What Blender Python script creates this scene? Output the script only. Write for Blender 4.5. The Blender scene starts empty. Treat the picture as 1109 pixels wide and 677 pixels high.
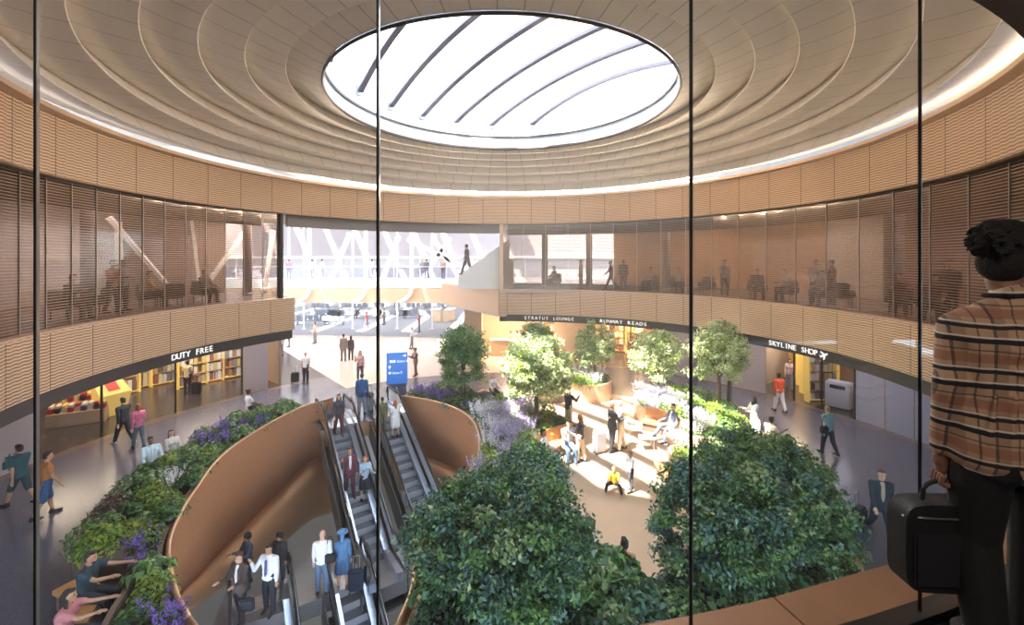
import bpy, bmesh, math, random
import numpy as np
from mathutils import Vector, Matrix
R_ = random.Random(7)
D = bpy.data
C = bpy.context.scene.collection
sc = bpy.context.scene
PI = math.pi
F = 467.4            # focal length in pixels of the 1109 px frame
EYE = 7.0

# ------------------------------------------------------------------ camera, world, sun, exposure
cam = D.cameras.new('camera'); camo = D.objects.new('camera', cam); C.objects.link(camo)
cam.sensor_width = 36; cam.lens = 36*F/1109; cam.shift_y = -57.7/1109; cam.clip_start = 0.05; cam.clip_end = 400
camo.location = (0, 0, EYE); camo.rotation_euler = (PI/2, 0, 0)
sc.camera = camo
sc.view_settings.view_transform = 'Standard'; sc.view_settings.look = 'None'
sc.view_settings.gamma = 1; sc.view_settings.use_curve_mapping = False
sc.view_settings.exposure = 1.05
HAZE = .005; SKY = 5.0; SUN = 21.0
w = D.worlds.new('sky'); sc.world = w; w.use_nodes = True
nt = w.node_tree; nt.nodes.clear()
o_ = nt.nodes.new('ShaderNodeOutputWorld'); bg = nt.nodes.new('ShaderNodeBackground')
tc = nt.nodes.new('ShaderNodeTexCoord'); no = nt.nodes.new('ShaderNodeTexNoise'); rp = nt.nodes.new('ShaderNodeValToRGB')
no.inputs['Scale'].default_value = 3.0; no.inputs['Detail'].default_value = 5
rp.color_ramp.elements[0].position = .38; rp.color_ramp.elements[0].color = (.16, .30, .42, 1)
rp.color_ramp.elements[1].position = .60; rp.color_ramp.elements[1].color = (.80, .88, 1, 1)
nt.links.new(tc.outputs['Generated'], no.inputs['Vector']); nt.links.new(no.outputs['Fac'], rp.inputs['Fac'])
nt.links.new(rp.outputs['Color'], bg.inputs['Color']); bg.inputs['Strength'].default_value = SKY
nt.links.new(bg.outputs[0], o_.inputs[0])
sun = D.lights.new('sun', 'SUN'); suno = D.objects.new('sun', sun); C.objects.link(suno)
sun.energy = SUN; sun.angle = math.radians(.9); sun.color = (1, .93, .82)
SDIR = Vector((.42, .30, -1)).normalized()
suno.rotation_euler = SDIR.to_track_quat('-Z', 'Y').to_euler(); suno.location = (-4, 2, 30)

def area(name, loc, size, power, col=(1, .85, .68), direction=(0, 0, -1), sizey=None, spread=None):
    l = D.lights.new(name, 'AREA'); l.shape = 'RECTANGLE'; l.size = size; l.size_y = sizey or size
    l.energy = power; l.color = col
    if spread: l.spread = math.radians(spread)
    ob = D.objects.new(name, l); C.objects.link(ob); ob.location = loc
    ob.rotation_euler = Vector(direction).to_track_quat('-Z', 'Y').to_euler()
    return ob
for nm, loc, s, sy in (('skylight_portal', (-.38, 13.47, 13.6), 10.4, 10.4),
                       ('concourse_portal', (-12, 42, 13.8), 36, 26)):
    p = area(nm, loc, s, 1, sizey=sy); p.data.cycles.is_portal = True

# ------------------------------------------------------------------ helpers
def lnk(nt, a, b): nt.links.new(a, b)
MATS = {}
def mat(name, col, rough=.6, metal=0, bump=None, bscale=40, bstr=.2, noise=0, nscale=5, trans=0, alpha=1, emit=None, estr=0, spec=.5):
    if name in MATS: return MATS[name]
    m = D.materials.new(name); m.use_nodes = True; nt = m.node_tree; b = nt.nodes['Principled BSDF']
    b.inputs['Base Color'].default_value = (*col, 1); b.inputs['Roughness'].default_value = rough
    b.inputs['Metallic'].default_value = metal; b.inputs['Transmission Weight'].default_value = trans
    b.inputs['Alpha'].default_value = alpha; b.inputs['Specular IOR Level'].default_value = spec
    if emit: b.inputs['Emission Color'].default_value = (*emit, 1); b.inputs['Emission Strength'].default_value = estr
    t = nt.nodes.new('ShaderNodeTexCoord')
    n = nt.nodes.new('ShaderNodeTexNoise'); n.inputs['Scale'].default_value = nscale; n.inputs['Detail'].default_value = 4
    lnk(nt, t.outputs['Object'], n.inputs['Vector'])
    mx = nt.nodes.new('ShaderNodeMix'); mx.data_type = 'RGBA'
    k = noise if noise else .06
    mx.inputs[6].default_value = (*[c*(1-k) for c in col], 1); mx.inputs[7].default_value = (*[min(1, c*(1+k)) for c in col], 1)
    lnk(nt, n.outputs['Fac'], mx.inputs[0]); lnk(nt, mx.outputs[2], b.inputs['Base Color'])
    if bump:
        bn = nt.nodes.new('ShaderNodeBump'); bn.inputs['Strength'].default_value = bstr; bn.inputs['Distance'].default_value = .02
        if bump == 'noise':
            tx = nt.nodes.new('ShaderNodeTexNoise'); tx.inputs['Scale'].default_value = bscale; out = tx.outputs['Fac']
        else:
            tx = nt.nodes.new('ShaderNodeTexWave'); tx.bands_direction = bump; tx.inputs['Scale'].default_value = bscale
            tx.inputs['Distortion'].default_value = 1.2; tx.inputs['Detail'].default_value = 1; out = tx.outputs['Fac']
        lnk(nt, t.outputs['Object'], tx.inputs['Vector']); lnk(nt, out, bn.inputs['Height']); lnk(nt, bn.outputs[0], b.inputs['Normal'])
    MATS[name] = m; return m

def leafmat(name, c1, c2, trans=.35):
    m = D.materials.new(name); m.use_nodes = True; nt = m.node_tree; nt.nodes.clear()
    o = nt.nodes.new('ShaderNodeOutputMaterial'); g = nt.nodes.new('ShaderNodeNewGeometry'); r = nt.nodes.new('ShaderNodeValToRGB')
    r.color_ramp.elements[0].color = (*c1, 1); r.color_ramp.elements[1].color = (*c2, 1)
    lnk(nt, g.outputs['Random Per Island'], r.inputs[0])
    d = nt.nodes.new('ShaderNodeBsdfPrincipled'); d.inputs['Roughness'].default_value = .45
    t = nt.nodes.new('ShaderNodeBsdfTranslucent'); mx = nt.nodes.new('ShaderNodeMixShader'); mx.inputs[0].default_value = trans
    lnk(nt, r.outputs[0], d.inputs['Base Color']); lnk(nt, r.outputs[0], t.inputs[0])
    lnk(nt, d.outputs[0], mx.inputs[1]); lnk(nt, t.outputs[0], mx.inputs[2]); lnk(nt, mx.outputs[0], o.inputs[0])
    MATS[name] = m; return m

def tag(o, label=None, cat=None, group=None, kind=None):
    if label: o['label'] = label
    if cat: o['category'] = cat
    if group: o['group'] = group
    if kind: o['kind'] = kind
    return o
def empty(name, loc=(0, 0, 0), rz=0, label=None, cat=None, group=None):
    o = D.objects.new(name, None); C.objects.link(o); o.location = loc; o.rotation_euler = (0, 0, rz)
    o.empty_display_size = .1
    return tag(o, label, cat, group)
def link_obj(name, me, m=None, parent=None, loc=None):
    o = D.objects.new(name, me); C.objects.link(o)
    if m is not None and not me.materials: me.materials.append(m)
    if parent: o.parent = parent
    if loc is not None: o.location = loc
    return o
def from_py(name, v, f, m=None, parent=None, smooth=False, loc=None):
    me = D.meshes.new(name); me.from_pydata([tuple(p) for p in v], [], f); me.validate()
    if smooth: me.polygons.foreach_set('use_smooth', [True]*len(me.polygons))
    return link_obj(name, me, m, parent, loc)
def struct(o): o['kind'] = 'structure'; return o
def copy_tree(o, parent=None):
    c = o.copy(); C.objects.link(c)
    if parent: c.parent = parent
    for ch in o.children: copy_tree(ch, c)
    return c

class MB:
    """collects shapes into one mesh"""
    def __init__(s): s.v = []; s.f = []; s.mi = []
    def add(s, v, f, mi=0):
        k = len(s.v); s.v += [tuple(p) for p in v]; s.f += [tuple(i+k for i in q) for q in f]; s.mi += [mi]*len(f); return s
    def box(s, c, d, rz=0, mi=0, bev=0, M=None):
        x, y, z = [q/2 for q in d]; 
        if bev <= 0:
            vs = [Vector((a*x, b*y, e*z)) for a in (-1, 1) for b in (-1, 1) for e in (-1, 1)]
            fs = [(0, 1, 3, 2), (4, 6, 7, 5), (0, 4, 5, 1), (2, 3, 7, 6), (0, 2, 6, 4), (1, 5, 7, 3)]
        else:
            bm = bmesh.new(); bmesh.ops.create_cube(bm, size=1)
            for q in bm.verts: q.co = Vector((q.co.x*2*x, q.co.y*2*y, q.co.z*2*z))
            bmesh.ops.bevel(bm, geom=bm.edges[:]+bm.verts[:], offset=min(bev, x*.95, y*.95, z*.95), segments=2, affect='EDGES')
            bm.verts.index_update(); vs = [q.co.copy() for q in bm.verts]; fs = [[q.index for q in f.verts] for f in bm.faces]; bm.free()
        if M is None: M = Matrix.Rotation(rz, 3, 'Z')
        c = Vector(c); return s.add([M @ q + c for q in vs], fs, mi)
    def sweep(s, path, rad, n=6, prof=None, closed=False, mi=0, up=None):
        """tube (or profile list of (side, up) offsets) along a path"""
        P = [Vector(p) for p in path]; L = len(P); rings = []
        for i, p in enumerate(P):
            a = P[i-1] if (i > 0 or closed) else p; b = P[(i+1) % L] if (i < L-1 or closed) else p
            t = (b-a)
            if t.length < 1e-9: t = Vector((0, 0, 1))
            t.normalize()
            u0 = Vector(up) if up else (Vector((0, 0, 1)) if abs(t.z) < .95 else Vector((0, 1, 0)))
            sd = t.cross(u0).normalized(); uu = sd.cross(t).normalized()
            r = rad[i] if isinstance(rad, (list, tuple)) else rad
            if prof: rings.append([p+sd*x+uu*y for x, y in prof])
            else: rings.append([p+(sd*math.cos(q*2*PI/n)+uu*math.sin(q*2*PI/n))*r for q in range(n)])
        m = len(rings[0]); vs = [q for r in rings for q in r]; fs = []
        for i in range(L if closed else L-1):
            j = (i+1) % L
            for q in range(m): fs.append((i*m+q, i*m+(q+1) % m, j*m+(q+1) % m, j*m+q))
        if not closed: fs.append(tuple(range(m))[::-1]); fs.append(tuple((L-1)*m+q for q in range(m)))
        return s.add(vs, fs, mi)
    def ball(s, c, r, n=8, m=6, mi=0, M=None):
        r = Vector(r) if hasattr(r, '__len__') else Vector((r, r, r)); c = Vector(c)
        vs = [Vector((0, 0, r.z))]
        for i in range(1, m):
            a = PI*i/m
            for j in range(n):
                b = 2*PI*j/n; vs.append(Vector((r.x*math.sin(a)*math.cos(b), r.y*math.sin(a)*math.sin(b), r.z*math.cos(a))))
        vs.append(Vector((0, 0, -r.z))); fs = []
        for j in range(n):
            fs.append((0, 1+j, 1+(j+1) % n)); k = 1+(m-2)*n
            fs.append((k+j, len(vs)-1, k+(j+1) % n))
        for i in range(m-2):
            for j in range(n): fs.append((1+i*n+j, 1+(i+1)*n+j, 1+(i+1)*n+(j+1) % n, 1+i*n+(j+1) % n))
        if M is not None: vs = [M @ q for q in vs]
        return s.add([q+c for q in vs], fs, mi)
    def cap(s, a, b, ra, rb, n=12, mi=0):
        """tapered capsule"""
        a = Vector(a); b = Vector(b); t = b-a
        L = t.length
        if L < 1e-6: return s.ball(a, ra, n, 8, mi)
        t.normalize(); path = []; rad = []
        for k in range(4, -1, -1): q = k*PI/2/4.2; path.append(a-t*ra*math.sin(q)); rad.append(ra*math.cos(q))
        for k in range(0, 5): q = k*PI/2/4.2; path.append(b+t*rb*math.sin(q)); rad.append(rb*math.cos(q))
        ref = Vector((1, 0, 0)) if abs(t.x) < .9 else Vector((0, 1, 0))
        return s.sweep(path, rad, n, mi=mi, up=ref)
    def prism(s, poly, z0, z1, mi=0):
        n = len(poly); vs = [(x, y, z0) for x, y in poly]+[(x, y, z1) for x, y in poly]
        fs = [(i, (i+1) % n, n+(i+1) % n, n+i) for i in range(n)]+[tuple(range(n))[::-1], tuple(range(n, 2*n))]
        return s.add(vs, fs, mi)
    def lathe(s, prof, c=(0, 0, 0), n=24, mi=0, a0=0, a1=2*PI):
        full = abs(a1-a0-2*PI) < 1e-6; k = n if full else n+1; c = Vector(c); vs = []; m = len(prof)
        for i in range(k):
            a = a0+(a1-a0)*i/n
            for r, z in prof: vs.append(c+Vector((r*math.sin(a), r*math.cos(a), z)))
        fs = []
        for i in range(n):
            j = (i+1) % k
            for q in range(m-1): fs.append((i*m+q, j*m+q, j*m+q+1, i*m+q+1))
        return s.add(vs, fs, mi)
    def build(s, name, m=None, parent=None, smooth=False, loc=None, auto=None):
        me = D.meshes.new(name); me.from_pydata(s.v, [], s.f)
        ms = m if isinstance(m, (list, tuple)) else [m]
        for q in ms:
            if q: me.materials.append(q)
        if len(ms) > 1: me.polygons.foreach_set('material_index', s.mi)
        if smooth: me.polygons.foreach_set('use_smooth', [True]*len(me.polygons))
        if auto: 
            me.polygons.foreach_set('use_smooth', [True]*len(me.polygons)); me.set_sharp_from_angle(angle=math.radians(auto))
        o = D.objects.new(name, me); C.objects.link(o)
        if parent: o.parent = parent
        if loc is not None: o.location = loc
        return o

CX, CY = -.28, 13.47           # centre of the atrium
NC = (-1.9, 14.8); NA0 = math.radians(147); NA1 = math.radians(216)   # flatter arc on the viewer's side
def ring(R, th): return (CX+R*math.sin(th), CY+R*math.cos(th))
def th_at(px, R):              # bearing on the ring of radius R where a sight line crosses it on the far side
    k = (px-554.5)/F; a = 1+k*k; b = -2*(k*CX+CY); c = CX*CX+CY*CY-R*R
    Y = (-b+math.sqrt(b*b-4*a*c))/(2*a); X = k*Y
    return math.atan2(X-CX, Y-CY)
def at(px, py, z=0):
    Y = F*(EYE-z)/(py-280.8); return Vector(((px-554.5)*Y/F, Y, z))
def spline(pts, n=8, closed=False):
    P = [Vector(p) for p in pts]; L = len(P); out = []
    for i in range(L if closed else L-1):
        p0 = P[i-1] if (i > 0 or closed) else P[0]*2-P[1]; p1 = P[i]; p2 = P[(i+1) % L]
        p3 = P[(i+2) % L] if (i+2 < L or closed) else p2*2-p1
        for k in range(n):
            t = k/n; out.append(.5*((2*p1)+(p2-p0)*t+(2*p0-5*p1+4*p2-p3)*t*t+(3*p1-p0-3*p2+p3)*t**3))
    if not closed: out.append(P[-1].copy())
    return out
def arcslab(name, r0, r1, z0, z1, a0, a1, m, n=64, parent=None, cen=None):
    b = MB(); full = abs(a1-a0-2*PI) < 1e-6
    b.lathe([(r0, z0), (r0, z1), (r1, z1), (r1, z0), (r0, z0)], (*(cen or (CX, CY)), 0), n, a0=a0, a1=a1)
    if not full:
        k = 5; e = n*k; b.f += [(0, 1, 2, 3), (e+3, e+2, e+1, e)]; b.mi += [0, 0]
    return b.build(name, m, parent, auto=40)
def inside(p, poly):
    x, y = p[0], p[1]; r = False; n = len(poly)
    for i in range(n):
        x1, y1 = poly[i][0], poly[i][1]; x2, y2 = poly[(i+1) % n][0], poly[(i+1) % n][1]
        if (y1 > y) != (y2 > y) and x < (x2-x1)*(y-y1)/(y2-y1)+x1: r = not r
    return r
def edge_dist(p, poly):
    d = 1e9; p = Vector((p[0], p[1])); n = len(poly)
    for i in range(n):
        a = Vector(poly[i][:2]); b = Vector(poly[(i+1) % n][:2]); t = b-a
        q = max(0, min(1, (p-a).dot(t)/max(1e-9, t.dot(t)))); d = min(d, (a+t*q-p).length)
    return d
def scatter(poly, step, margin, rnd, tries=4000):
    xs = [p[0] for p in poly]; ys = [p[1] for p in poly]; out = []
    for _ in range(tries):
        p = (rnd.uniform(min(xs), max(xs)), rnd.uniform(min(ys), max(ys)))
        if inside(p, poly) and edge_dist(p, poly) > margin and all((p[0]-q[0])**2+(p[1]-q[1])**2 > step*step for q in out): out.append(p)
    return out

# ------------------------------------------------------------------ materials
def ribmat(name, c1, c2, seam=1.4, rough=.42, metal=.35, period=.055, herring=True):
    """champagne metal cladding: wavy horizontal ribs and vertical seams, by angle around the atrium"""
    m = D.materials.new(name); m.use_nodes = True; nt = m.node_tree; b = nt.nodes['Principled BSDF']
    g = nt.nodes.new('ShaderNodeNewGeometry'); sp = nt.nodes.new('ShaderNodeSeparateXYZ'); lnk(nt, g.outputs['Position'], sp.inputs[0])
    def mt(op, a, b_=None, c=None):
        q = nt.nodes.new('ShaderNodeMath'); q.operation = op
        for i, x in enumerate((a, b_, c)):
            if x is None: continue
            if isinstance(x, (int, float)): q.inputs[i].default_value = x
            else: lnk(nt, x, q.inputs[i])
        return q.outputs[0]
    dx = mt('SUBTRACT', sp.outputs[0], CX); dy = mt('SUBTRACT', sp.outputs[1], CY)
    s = mt('MULTIPLY', mt('ARCTAN2', dx, dy), 11.4)
    zig = mt('MULTIPLY', mt('PINGPONG', s, .14), .14 if herring else 0)
    wv = mt('SINE', mt('MULTIPLY', mt('ADD', sp.outputs[2], zig), 2*PI/period))
    wv01 = mt('MULTIPLY_ADD', wv, .5, .5)
    sm = mt('LESS_THAN', mt('PINGPONG', s, seam/2), .012)
    mx = nt.nodes.new('ShaderNodeMix'); mx.data_type = 'RGBA'
    mx.inputs[6].default_value = (*c1, 1); mx.inputs[7].default_value = (*c2, 1); lnk(nt, wv01, mx.inputs[0])
    m2 = nt.nodes.new('ShaderNodeMix'); m2.data_type = 'RGBA'; m2.inputs[7].default_value = (*[q*.35 for q in c1], 1)
    lnk(nt, sm, m2.inputs[0]); lnk(nt, mx.outputs[2], m2.inputs[6]); lnk(nt, m2.outputs[2], b.inputs['Base Color'])
    bn = nt.nodes.new('ShaderNodeBump'); bn.inputs['Strength'].default_value = .5; bn.inputs['Distance'].default_value = .02
    lnk(nt, wv01, bn.inputs['Height']); lnk(nt, bn.outputs[0], b.inputs['Normal'])
    b.inputs['Roughness'].default_value = rough; b.inputs['Metallic'].default_value = metal
    MATS[name] = m; return m
FASC = ribmat('champagne_ribbed_metal', (.31, .18, .10), (.86, .61, .41), period=.075)
COPPER = ribmat('copper_mesh_cladding', (.42, .20, .10), (.62, .32, .17), seam=50, period=.05, metal=.25, rough=.5)
COPPERP = mat('copper_smooth', (.52, .29, .15), .38, .55, noise=.08)
LEDGE = mat('ledge_copper', (.36, .18, .09), .5, .3, noise=.15)
DARK = mat('dark_bronze', (.035, .027, .025), .4, .3)
BLACK = mat('black_metal', (.01, .01, .012), .35, .2)
SIGNB = mat('sign_band_charcoal', (.045, .038, .038), .45)
WHITE = mat('white_paint', (.82, .82, .82), .5)
SIGNW = mat('sign_letters_white', (.95, .93, .9), .5, emit=(1, .97, .9), estr=.35)
STEEL = mat('brushed_steel', (.42, .44, .48), .28, .85)
RUBBER = mat('black_rubber', (.015, .015, .017), .4)
GREYP = mat('mauve_grey_panel', (.30, .27, .28), .5)
WOOD = mat('bench_wood', (.48, .24, .10), .45, bump='X', bscale=12, bstr=.15, noise=.25, nscale=9)
SOIL = mat('soil', (.045, .03, .02), .95, bump='noise', bscale=30)

def glassmat(name, col=(1, 1, 1), refl=.07, rough=.02):
    m = D.materials.new(name); m.use_nodes = True; nt = m.node_tree; nt.nodes.clear()
    o = nt.nodes.new('ShaderNodeOutputMaterial'); t = nt.nodes.new('ShaderNodeBsdfTransparent'); t.inputs[0].default_value = (*col, 1)
    g = nt.nodes.new('ShaderNodeBsdfGlossy'); g.inputs['Roughness'].default_value = rough
    mx = nt.nodes.new('ShaderNodeMixShader'); fr = nt.nodes.new('ShaderNodeFresnel'); fr.inputs[0].default_value = 1.3
    ml = nt.nodes.new('ShaderNodeMath'); ml.operation = 'MULTIPLY'; ml.inputs[1].default_value = refl/.04; ml.use_clamp = True
    lnk(nt, fr.outputs[0], ml.inputs[0]); lnk(nt, ml.outputs[0], mx.inputs[0]); lnk(nt, t.outputs[0], mx.inputs[1]); lnk(nt, g.outputs[0], mx.inputs[2]); lnk(nt, mx.outputs[0], o.inputs[0])
    MATS[name] = m; return m
GLASS = glassmat('clear_glass', (.98, .985, .985), .004)
SGLASS = glassmat('shop_glass', (.86, .87, .92), .06)
BALG = glassmat('balustrade_glass', (.36, .33, .32), .14)

def meshglass():
    """bronze screen glass: fine horizontal rods"""
    m = D.materials.new('bronze_screen'); m.use_nodes = True; nt = m.node_tree; nt.nodes.clear()
    o = nt.nodes.new('ShaderNodeOutputMaterial'); t = nt.nodes.new('ShaderNodeBsdfTransparent'); t.inputs[0].default_value = (.80, .74, .70, 1)
    d = nt.nodes.new('ShaderNodeBsdfPrincipled'); d.inputs['Base Color'].default_value = (.34, .24, .18, 1); d.inputs['Metallic'].default_value = .75; d.inputs['Roughness'].default_value = .38
    g = nt.nodes.new('ShaderNodeNewGeometry'); s = nt.nodes.new('ShaderNodeSeparateXYZ'); lnk(nt, g.outputs['Position'], s.inputs[0])
    a = nt.nodes.new('ShaderNodeMath'); a.operation = 'PINGPONG'; a.inputs[1].default_value = .036; lnk(nt, s.outputs[2], a.inputs[0])
    c = nt.nodes.new('ShaderNodeMath'); c.operation = 'LESS_THAN'; c.inputs[1].default_value = .0115; lnk(nt, a.outputs[0], c.inputs[0])
    mx = nt.nodes.new('ShaderNodeMixShader'); lnk(nt, c.outputs[0], mx.inputs[0]); lnk(nt, t.outputs[0], mx.inputs[1]); lnk(nt, d.outputs[0], mx.inputs[2])
    gl = nt.nodes.new('ShaderNodeBsdfGlossy'); gl.inputs['Roughness'].default_value = .08; gl.inputs[0].default_value = (.8, .7, .62, 1)
    m2 = nt.nodes.new('ShaderNodeMixShader'); m2.inputs[0].default_value = .045
    lnk(nt, mx.outputs[0], m2.inputs[1]); lnk(nt, gl.outputs[0], m2.inputs[2]); lnk(nt, m2.outputs[0], o.inputs[0])
    return m
SCREEN = meshglass()

def ceilmat():
    m = D.materials.new('ceiling_panels'); m.use_nodes = True; nt = m.node_tree; b = nt.nodes['Principled BSDF']
    g = nt.nodes.new('ShaderNodeNewGeometry'); sp = nt.nodes.new('ShaderNodeSeparateXYZ'); lnk(nt, g.outputs['Position'], sp.inputs[0])
    def mt(op, a, b_=None, c=None):
        q = nt.nodes.new('ShaderNodeMath'); q.operation = op
        for i, x in enumerate((a, b_, c)):
            if x is None: continue
            if isinstance(x, (int, float)): q.inputs[i].default_value = x
            else: lnk(nt, x, q.inputs[i])
        return q.outputs[0]
    th = mt('ARCTAN2', mt('SUBTRACT', sp.outputs[0], CX), mt('SUBTRACT', sp.outputs[1], CY))
    rr = mt('SQRT', mt('ADD', mt('POWER', mt('SUBTRACT', sp.outputs[0], CX), 2), mt('POWER', mt('SUBTRACT', sp.outputs[1], CY), 2)))
    # radial seams, and finer concentric slat lines
    sm = mt('LESS_THAN', mt('MULTIPLY', mt('PINGPONG', th, PI/64), rr), .014)
    s2 = mt('LESS_THAN', mt('PINGPONG', rr, .15), .006)
    k = mt('MAXIMUM', sm, mt('MULTIPLY', s2, .1))
    mx = nt.nodes.new('ShaderNodeMix'); mx.data_type = 'RGBA'; mx.inputs[6].default_value = (.86, .79, .72, 1); mx.inputs[7].default_value = (.52, .47, .42, 1)
    lnk(nt, k, mx.inputs[0]); lnk(nt, mx.outputs[2], b.inputs['Base Color']); b.inputs['Roughness'].default_value = .6
    return m
CEIL = ceilmat()

def floormat():
    m = D.materials.new('terrazzo_floor'); m.use_nodes = True; nt = m.node_tree; b = nt.nodes['Principled BSDF']
    g = nt.nodes.new('ShaderNodeNewGeometry'); sp = nt.nodes.new('ShaderNodeSeparateXYZ'); lnk(nt, g.outputs['Position'], sp.inputs[0])
    def mt(op, a, b_=None, c=None):
        q = nt.nodes.new('ShaderNodeMath'); q.operation = op
        for i, x in enumerate((a, b_, c)):
            if x is None: continue
            if isinstance(x, (int, float)): q.inputs[i].default_value = x
            else: lnk(nt, x, q.inputs[i])
        return q.outputs[0]
    dx = mt('SUBTRACT', sp.outputs[0], CX); dy = mt('SUBTRACT', sp.outputs[1], CY)
    rr = mt('SQRT', mt('ADD', mt('POWER', dx, 2), mt('POWER', dy, 2)))
    n = nt.nodes.new('ShaderNodeTexNoise'); n.inputs['Scale'].default_value = 14; n.inputs['Detail'].default_value = 6; lnk(nt, g.outputs['Position'], n.inputs[0])
    v = nt.nodes.new('ShaderNodeTexVoronoi'); v.inputs['Scale'].default_value = 30; lnk(nt, g.outputs['Position'], v.inputs['Vector'])
    base = nt.nodes.new('ShaderNodeMix'); base.data_type = 'RGBA'; base.inputs[6].default_value = (.075, .072, .105, 1); base.inputs[7].default_value = (.125, .12, .165, 1); lnk(nt, n.outputs['Fac'], base.inputs[0])
    chip = nt.nodes.new('ShaderNodeMix'); chip.data_type = 'RGBA'; lnk(nt, mt('MULTIPLY', mt('LESS_THAN', v.outputs['Distance'], .22), .22), chip.inputs[0]); lnk(nt, base.outputs[2], chip.inputs[6]); chip.inputs[7].default_value = (.6, .58, .58, 1)
    # shop zone beyond the storefront: darker warm stone, with a brown border strip
    shop = nt.nodes.new('ShaderNodeMix'); shop.data_type = 'RGBA'; shop.inputs[7].default_value = (.055, .042, .04, 1)
    ang = mt('ARCTAN2', dx, dy)
    back = mt('MULTIPLY', mt('GREATER_THAN', ang, -.72), mt('LESS_THAN', ang, .02))
    lnk(nt, mt('MULTIPLY', mt('GREATER_THAN', rr, 16.2), mt('SUBTRACT', 1, back)), shop.inputs[0]); lnk(nt, chip.outputs[2], shop.inputs[6])
    st = nt.nodes.new('ShaderNodeMix'); st.data_type = 'RGBA'; st.inputs[7].default_value = (.17, .12, .11, 1)
    lnk(nt, mt('MULTIPLY', mt('MULTIPLY', mt('GREATER_THAN', rr, 15.85), mt('LESS_THAN', rr, 16.2)), mt('SUBTRACT', 1, back)), st.inputs[0]); lnk(nt, shop.outputs[2], st.inputs[6])
    # warm pale stone in the concourse beyond
    co = nt.nodes.new('ShaderNodeMix'); co.data_type = 'RGBA'; co.inputs[7].default_value = (.62, .50, .42, 1)
    lnk(nt, mt('MULTIPLY', mt('GREATER_THAN', rr, 13.2), back), co.inputs[0]); lnk(nt, st.outputs[2], co.inputs[6])
    # joints
    j = mt('MAXIMUM', mt('LESS_THAN', mt('PINGPONG', rr, 1.1), .008), mt('LESS_THAN', mt('MULTIPLY', mt('PINGPONG', ang, PI/36), rr), .008))
    jo = nt.nodes.new('ShaderNodeMix'); jo.data_type = 'RGBA'; jo.inputs[7].default_value = (.12, .11, .12, 1)
    lnk(nt, mt('MULTIPLY', j, .5), jo.inputs[0]); lnk(nt, co.outputs[2], jo.inputs[6]); lnk(nt, jo.outputs[2], b.inputs['Base Color'])
    b.inputs['Roughness'].default_value = .22; b.inputs['Specular IOR Level'].default_value = .8
    return m
FLOOR = floormat()
PLAZA = mat('plaza_stone', (.44, .32, .23), .4, noise=.1, nscale=3)

# ------------------------------------------------------------------ large structure
# the well through the floor (rim at planter height), traced clockwise
WL = [(-8.76, 18.24), (-9.12, 16.67), (-9.24, 14.66), (-9.04, 13.15), (-8.55, 11.72), (-8.05, 10.46), (-7.39, 9.3), (-6.34, 8.13), (-5.58, 7.47)]
WR = [(-1.95, 7.3), (-1.89, 8.13), (-2.01, 9.45), (-1.76, 11.06), (-1.31, 12.37), (-1.07, 13.6), (-1.2, 15.3), (-1.55, 16.67), (-2.3, 17.9), (-3.36, 18.82), (-4.3, 19.3), (-4.98, 19.55)]
WLs = [(p.x, p.y) for p in spline([(*p, 0) for p in WL], 6)]
WRs = [(p.x, p.y) for p in spline([(*p, 0) for p in WR], 6)]
NEAR = [(-4.6, 6.75), (-3.5, 6.4), (-2.5, 6.6)]
ESC_U = Vector((.568, -.823, 0)); ESC_N = Vector((.823, .568, 0))
E1 = Vector((-7.65, 17.67, 0))
TOPC = [tuple((E1+ESC_N*3.42)[:2]), tuple((E1-ESC_N*.2)[:2]), (-8.5, 18.58)]
HOLE = WLs+NEAR+WRs+TOPC
bm = bmesh.new()
def loop(pts, z):
    vs = [bm.verts.new((x, y, z)) for x, y in pts]; return [bm.edges.new((vs[i], vs[(i+1) % len(vs)])) for i in range(len(vs))]
outer = [(-46, -4), (46, -4), (46, 78), (-46, 78)]
eds = loop(outer, 0)+loop(HOLE, 0)
bmesh.ops.triangle_fill(bm, use_beauty=True, use_dissolve=False, edges=eds)
for f in list(bm.faces):
    c = f.calc_center_median()
    if inside(c, HOLE): bm.faces.remove(f)
for f in bm.faces:
    if f.normal.z < 0: f.normal_flip()
me = D.meshes.new('floor'); bm.to_mesh(me); bm.free()
struct(link_obj('floor', me, FLOOR))
# slab edge at the head of the escalators
_a = Vector((*TOPC[1], 0)); _b = Vector((*TOPC[0], 0)); b = MB(); b.box(((_a+_b)/2)+Vector((0, 0, -.32))+Vector((-.568, .823, 0))*.06, ((_b-_a).length, .1, .6), rz=math.atan2((_b-_a).y, (_b-_a).x)); struct(b.build('trim_1', COPPERP))
# lower level
LZ = -8.0
b = MB(); b.box((-10, 14, LZ-.1), (36, 34, .2)); struct(b.build('floor_lower', mat('lower_floor', (.20, .19, .18), .35, noise=.08)))
b = MB(); b.box((-10, 31, LZ/2-.3), (36, .3, -LZ-.6)); struct(b.build('wall_lower_back', mat('lower_wall', (.38, .36, .35), .6)))
b = MB(); b.box((-27.9, 14, LZ/2-.3), (.3, 34, -LZ-.6)); struct(b.build('wall_lower_left', MATS['lower_wall']))
b = MB(); b.box((7.9, 14, LZ/2-.3), (.3, 34, -LZ-.6)); struct(b.build('wall_lower_right', MATS['lower_wall']))
for k, (x, y) in enumerate(((-12, 24), (-20, 22), (-4, 24), (-16, 14))):
    area('lower_level_lamp', (x, y, -.7), 3, 60, (1, .9, .8))

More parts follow.
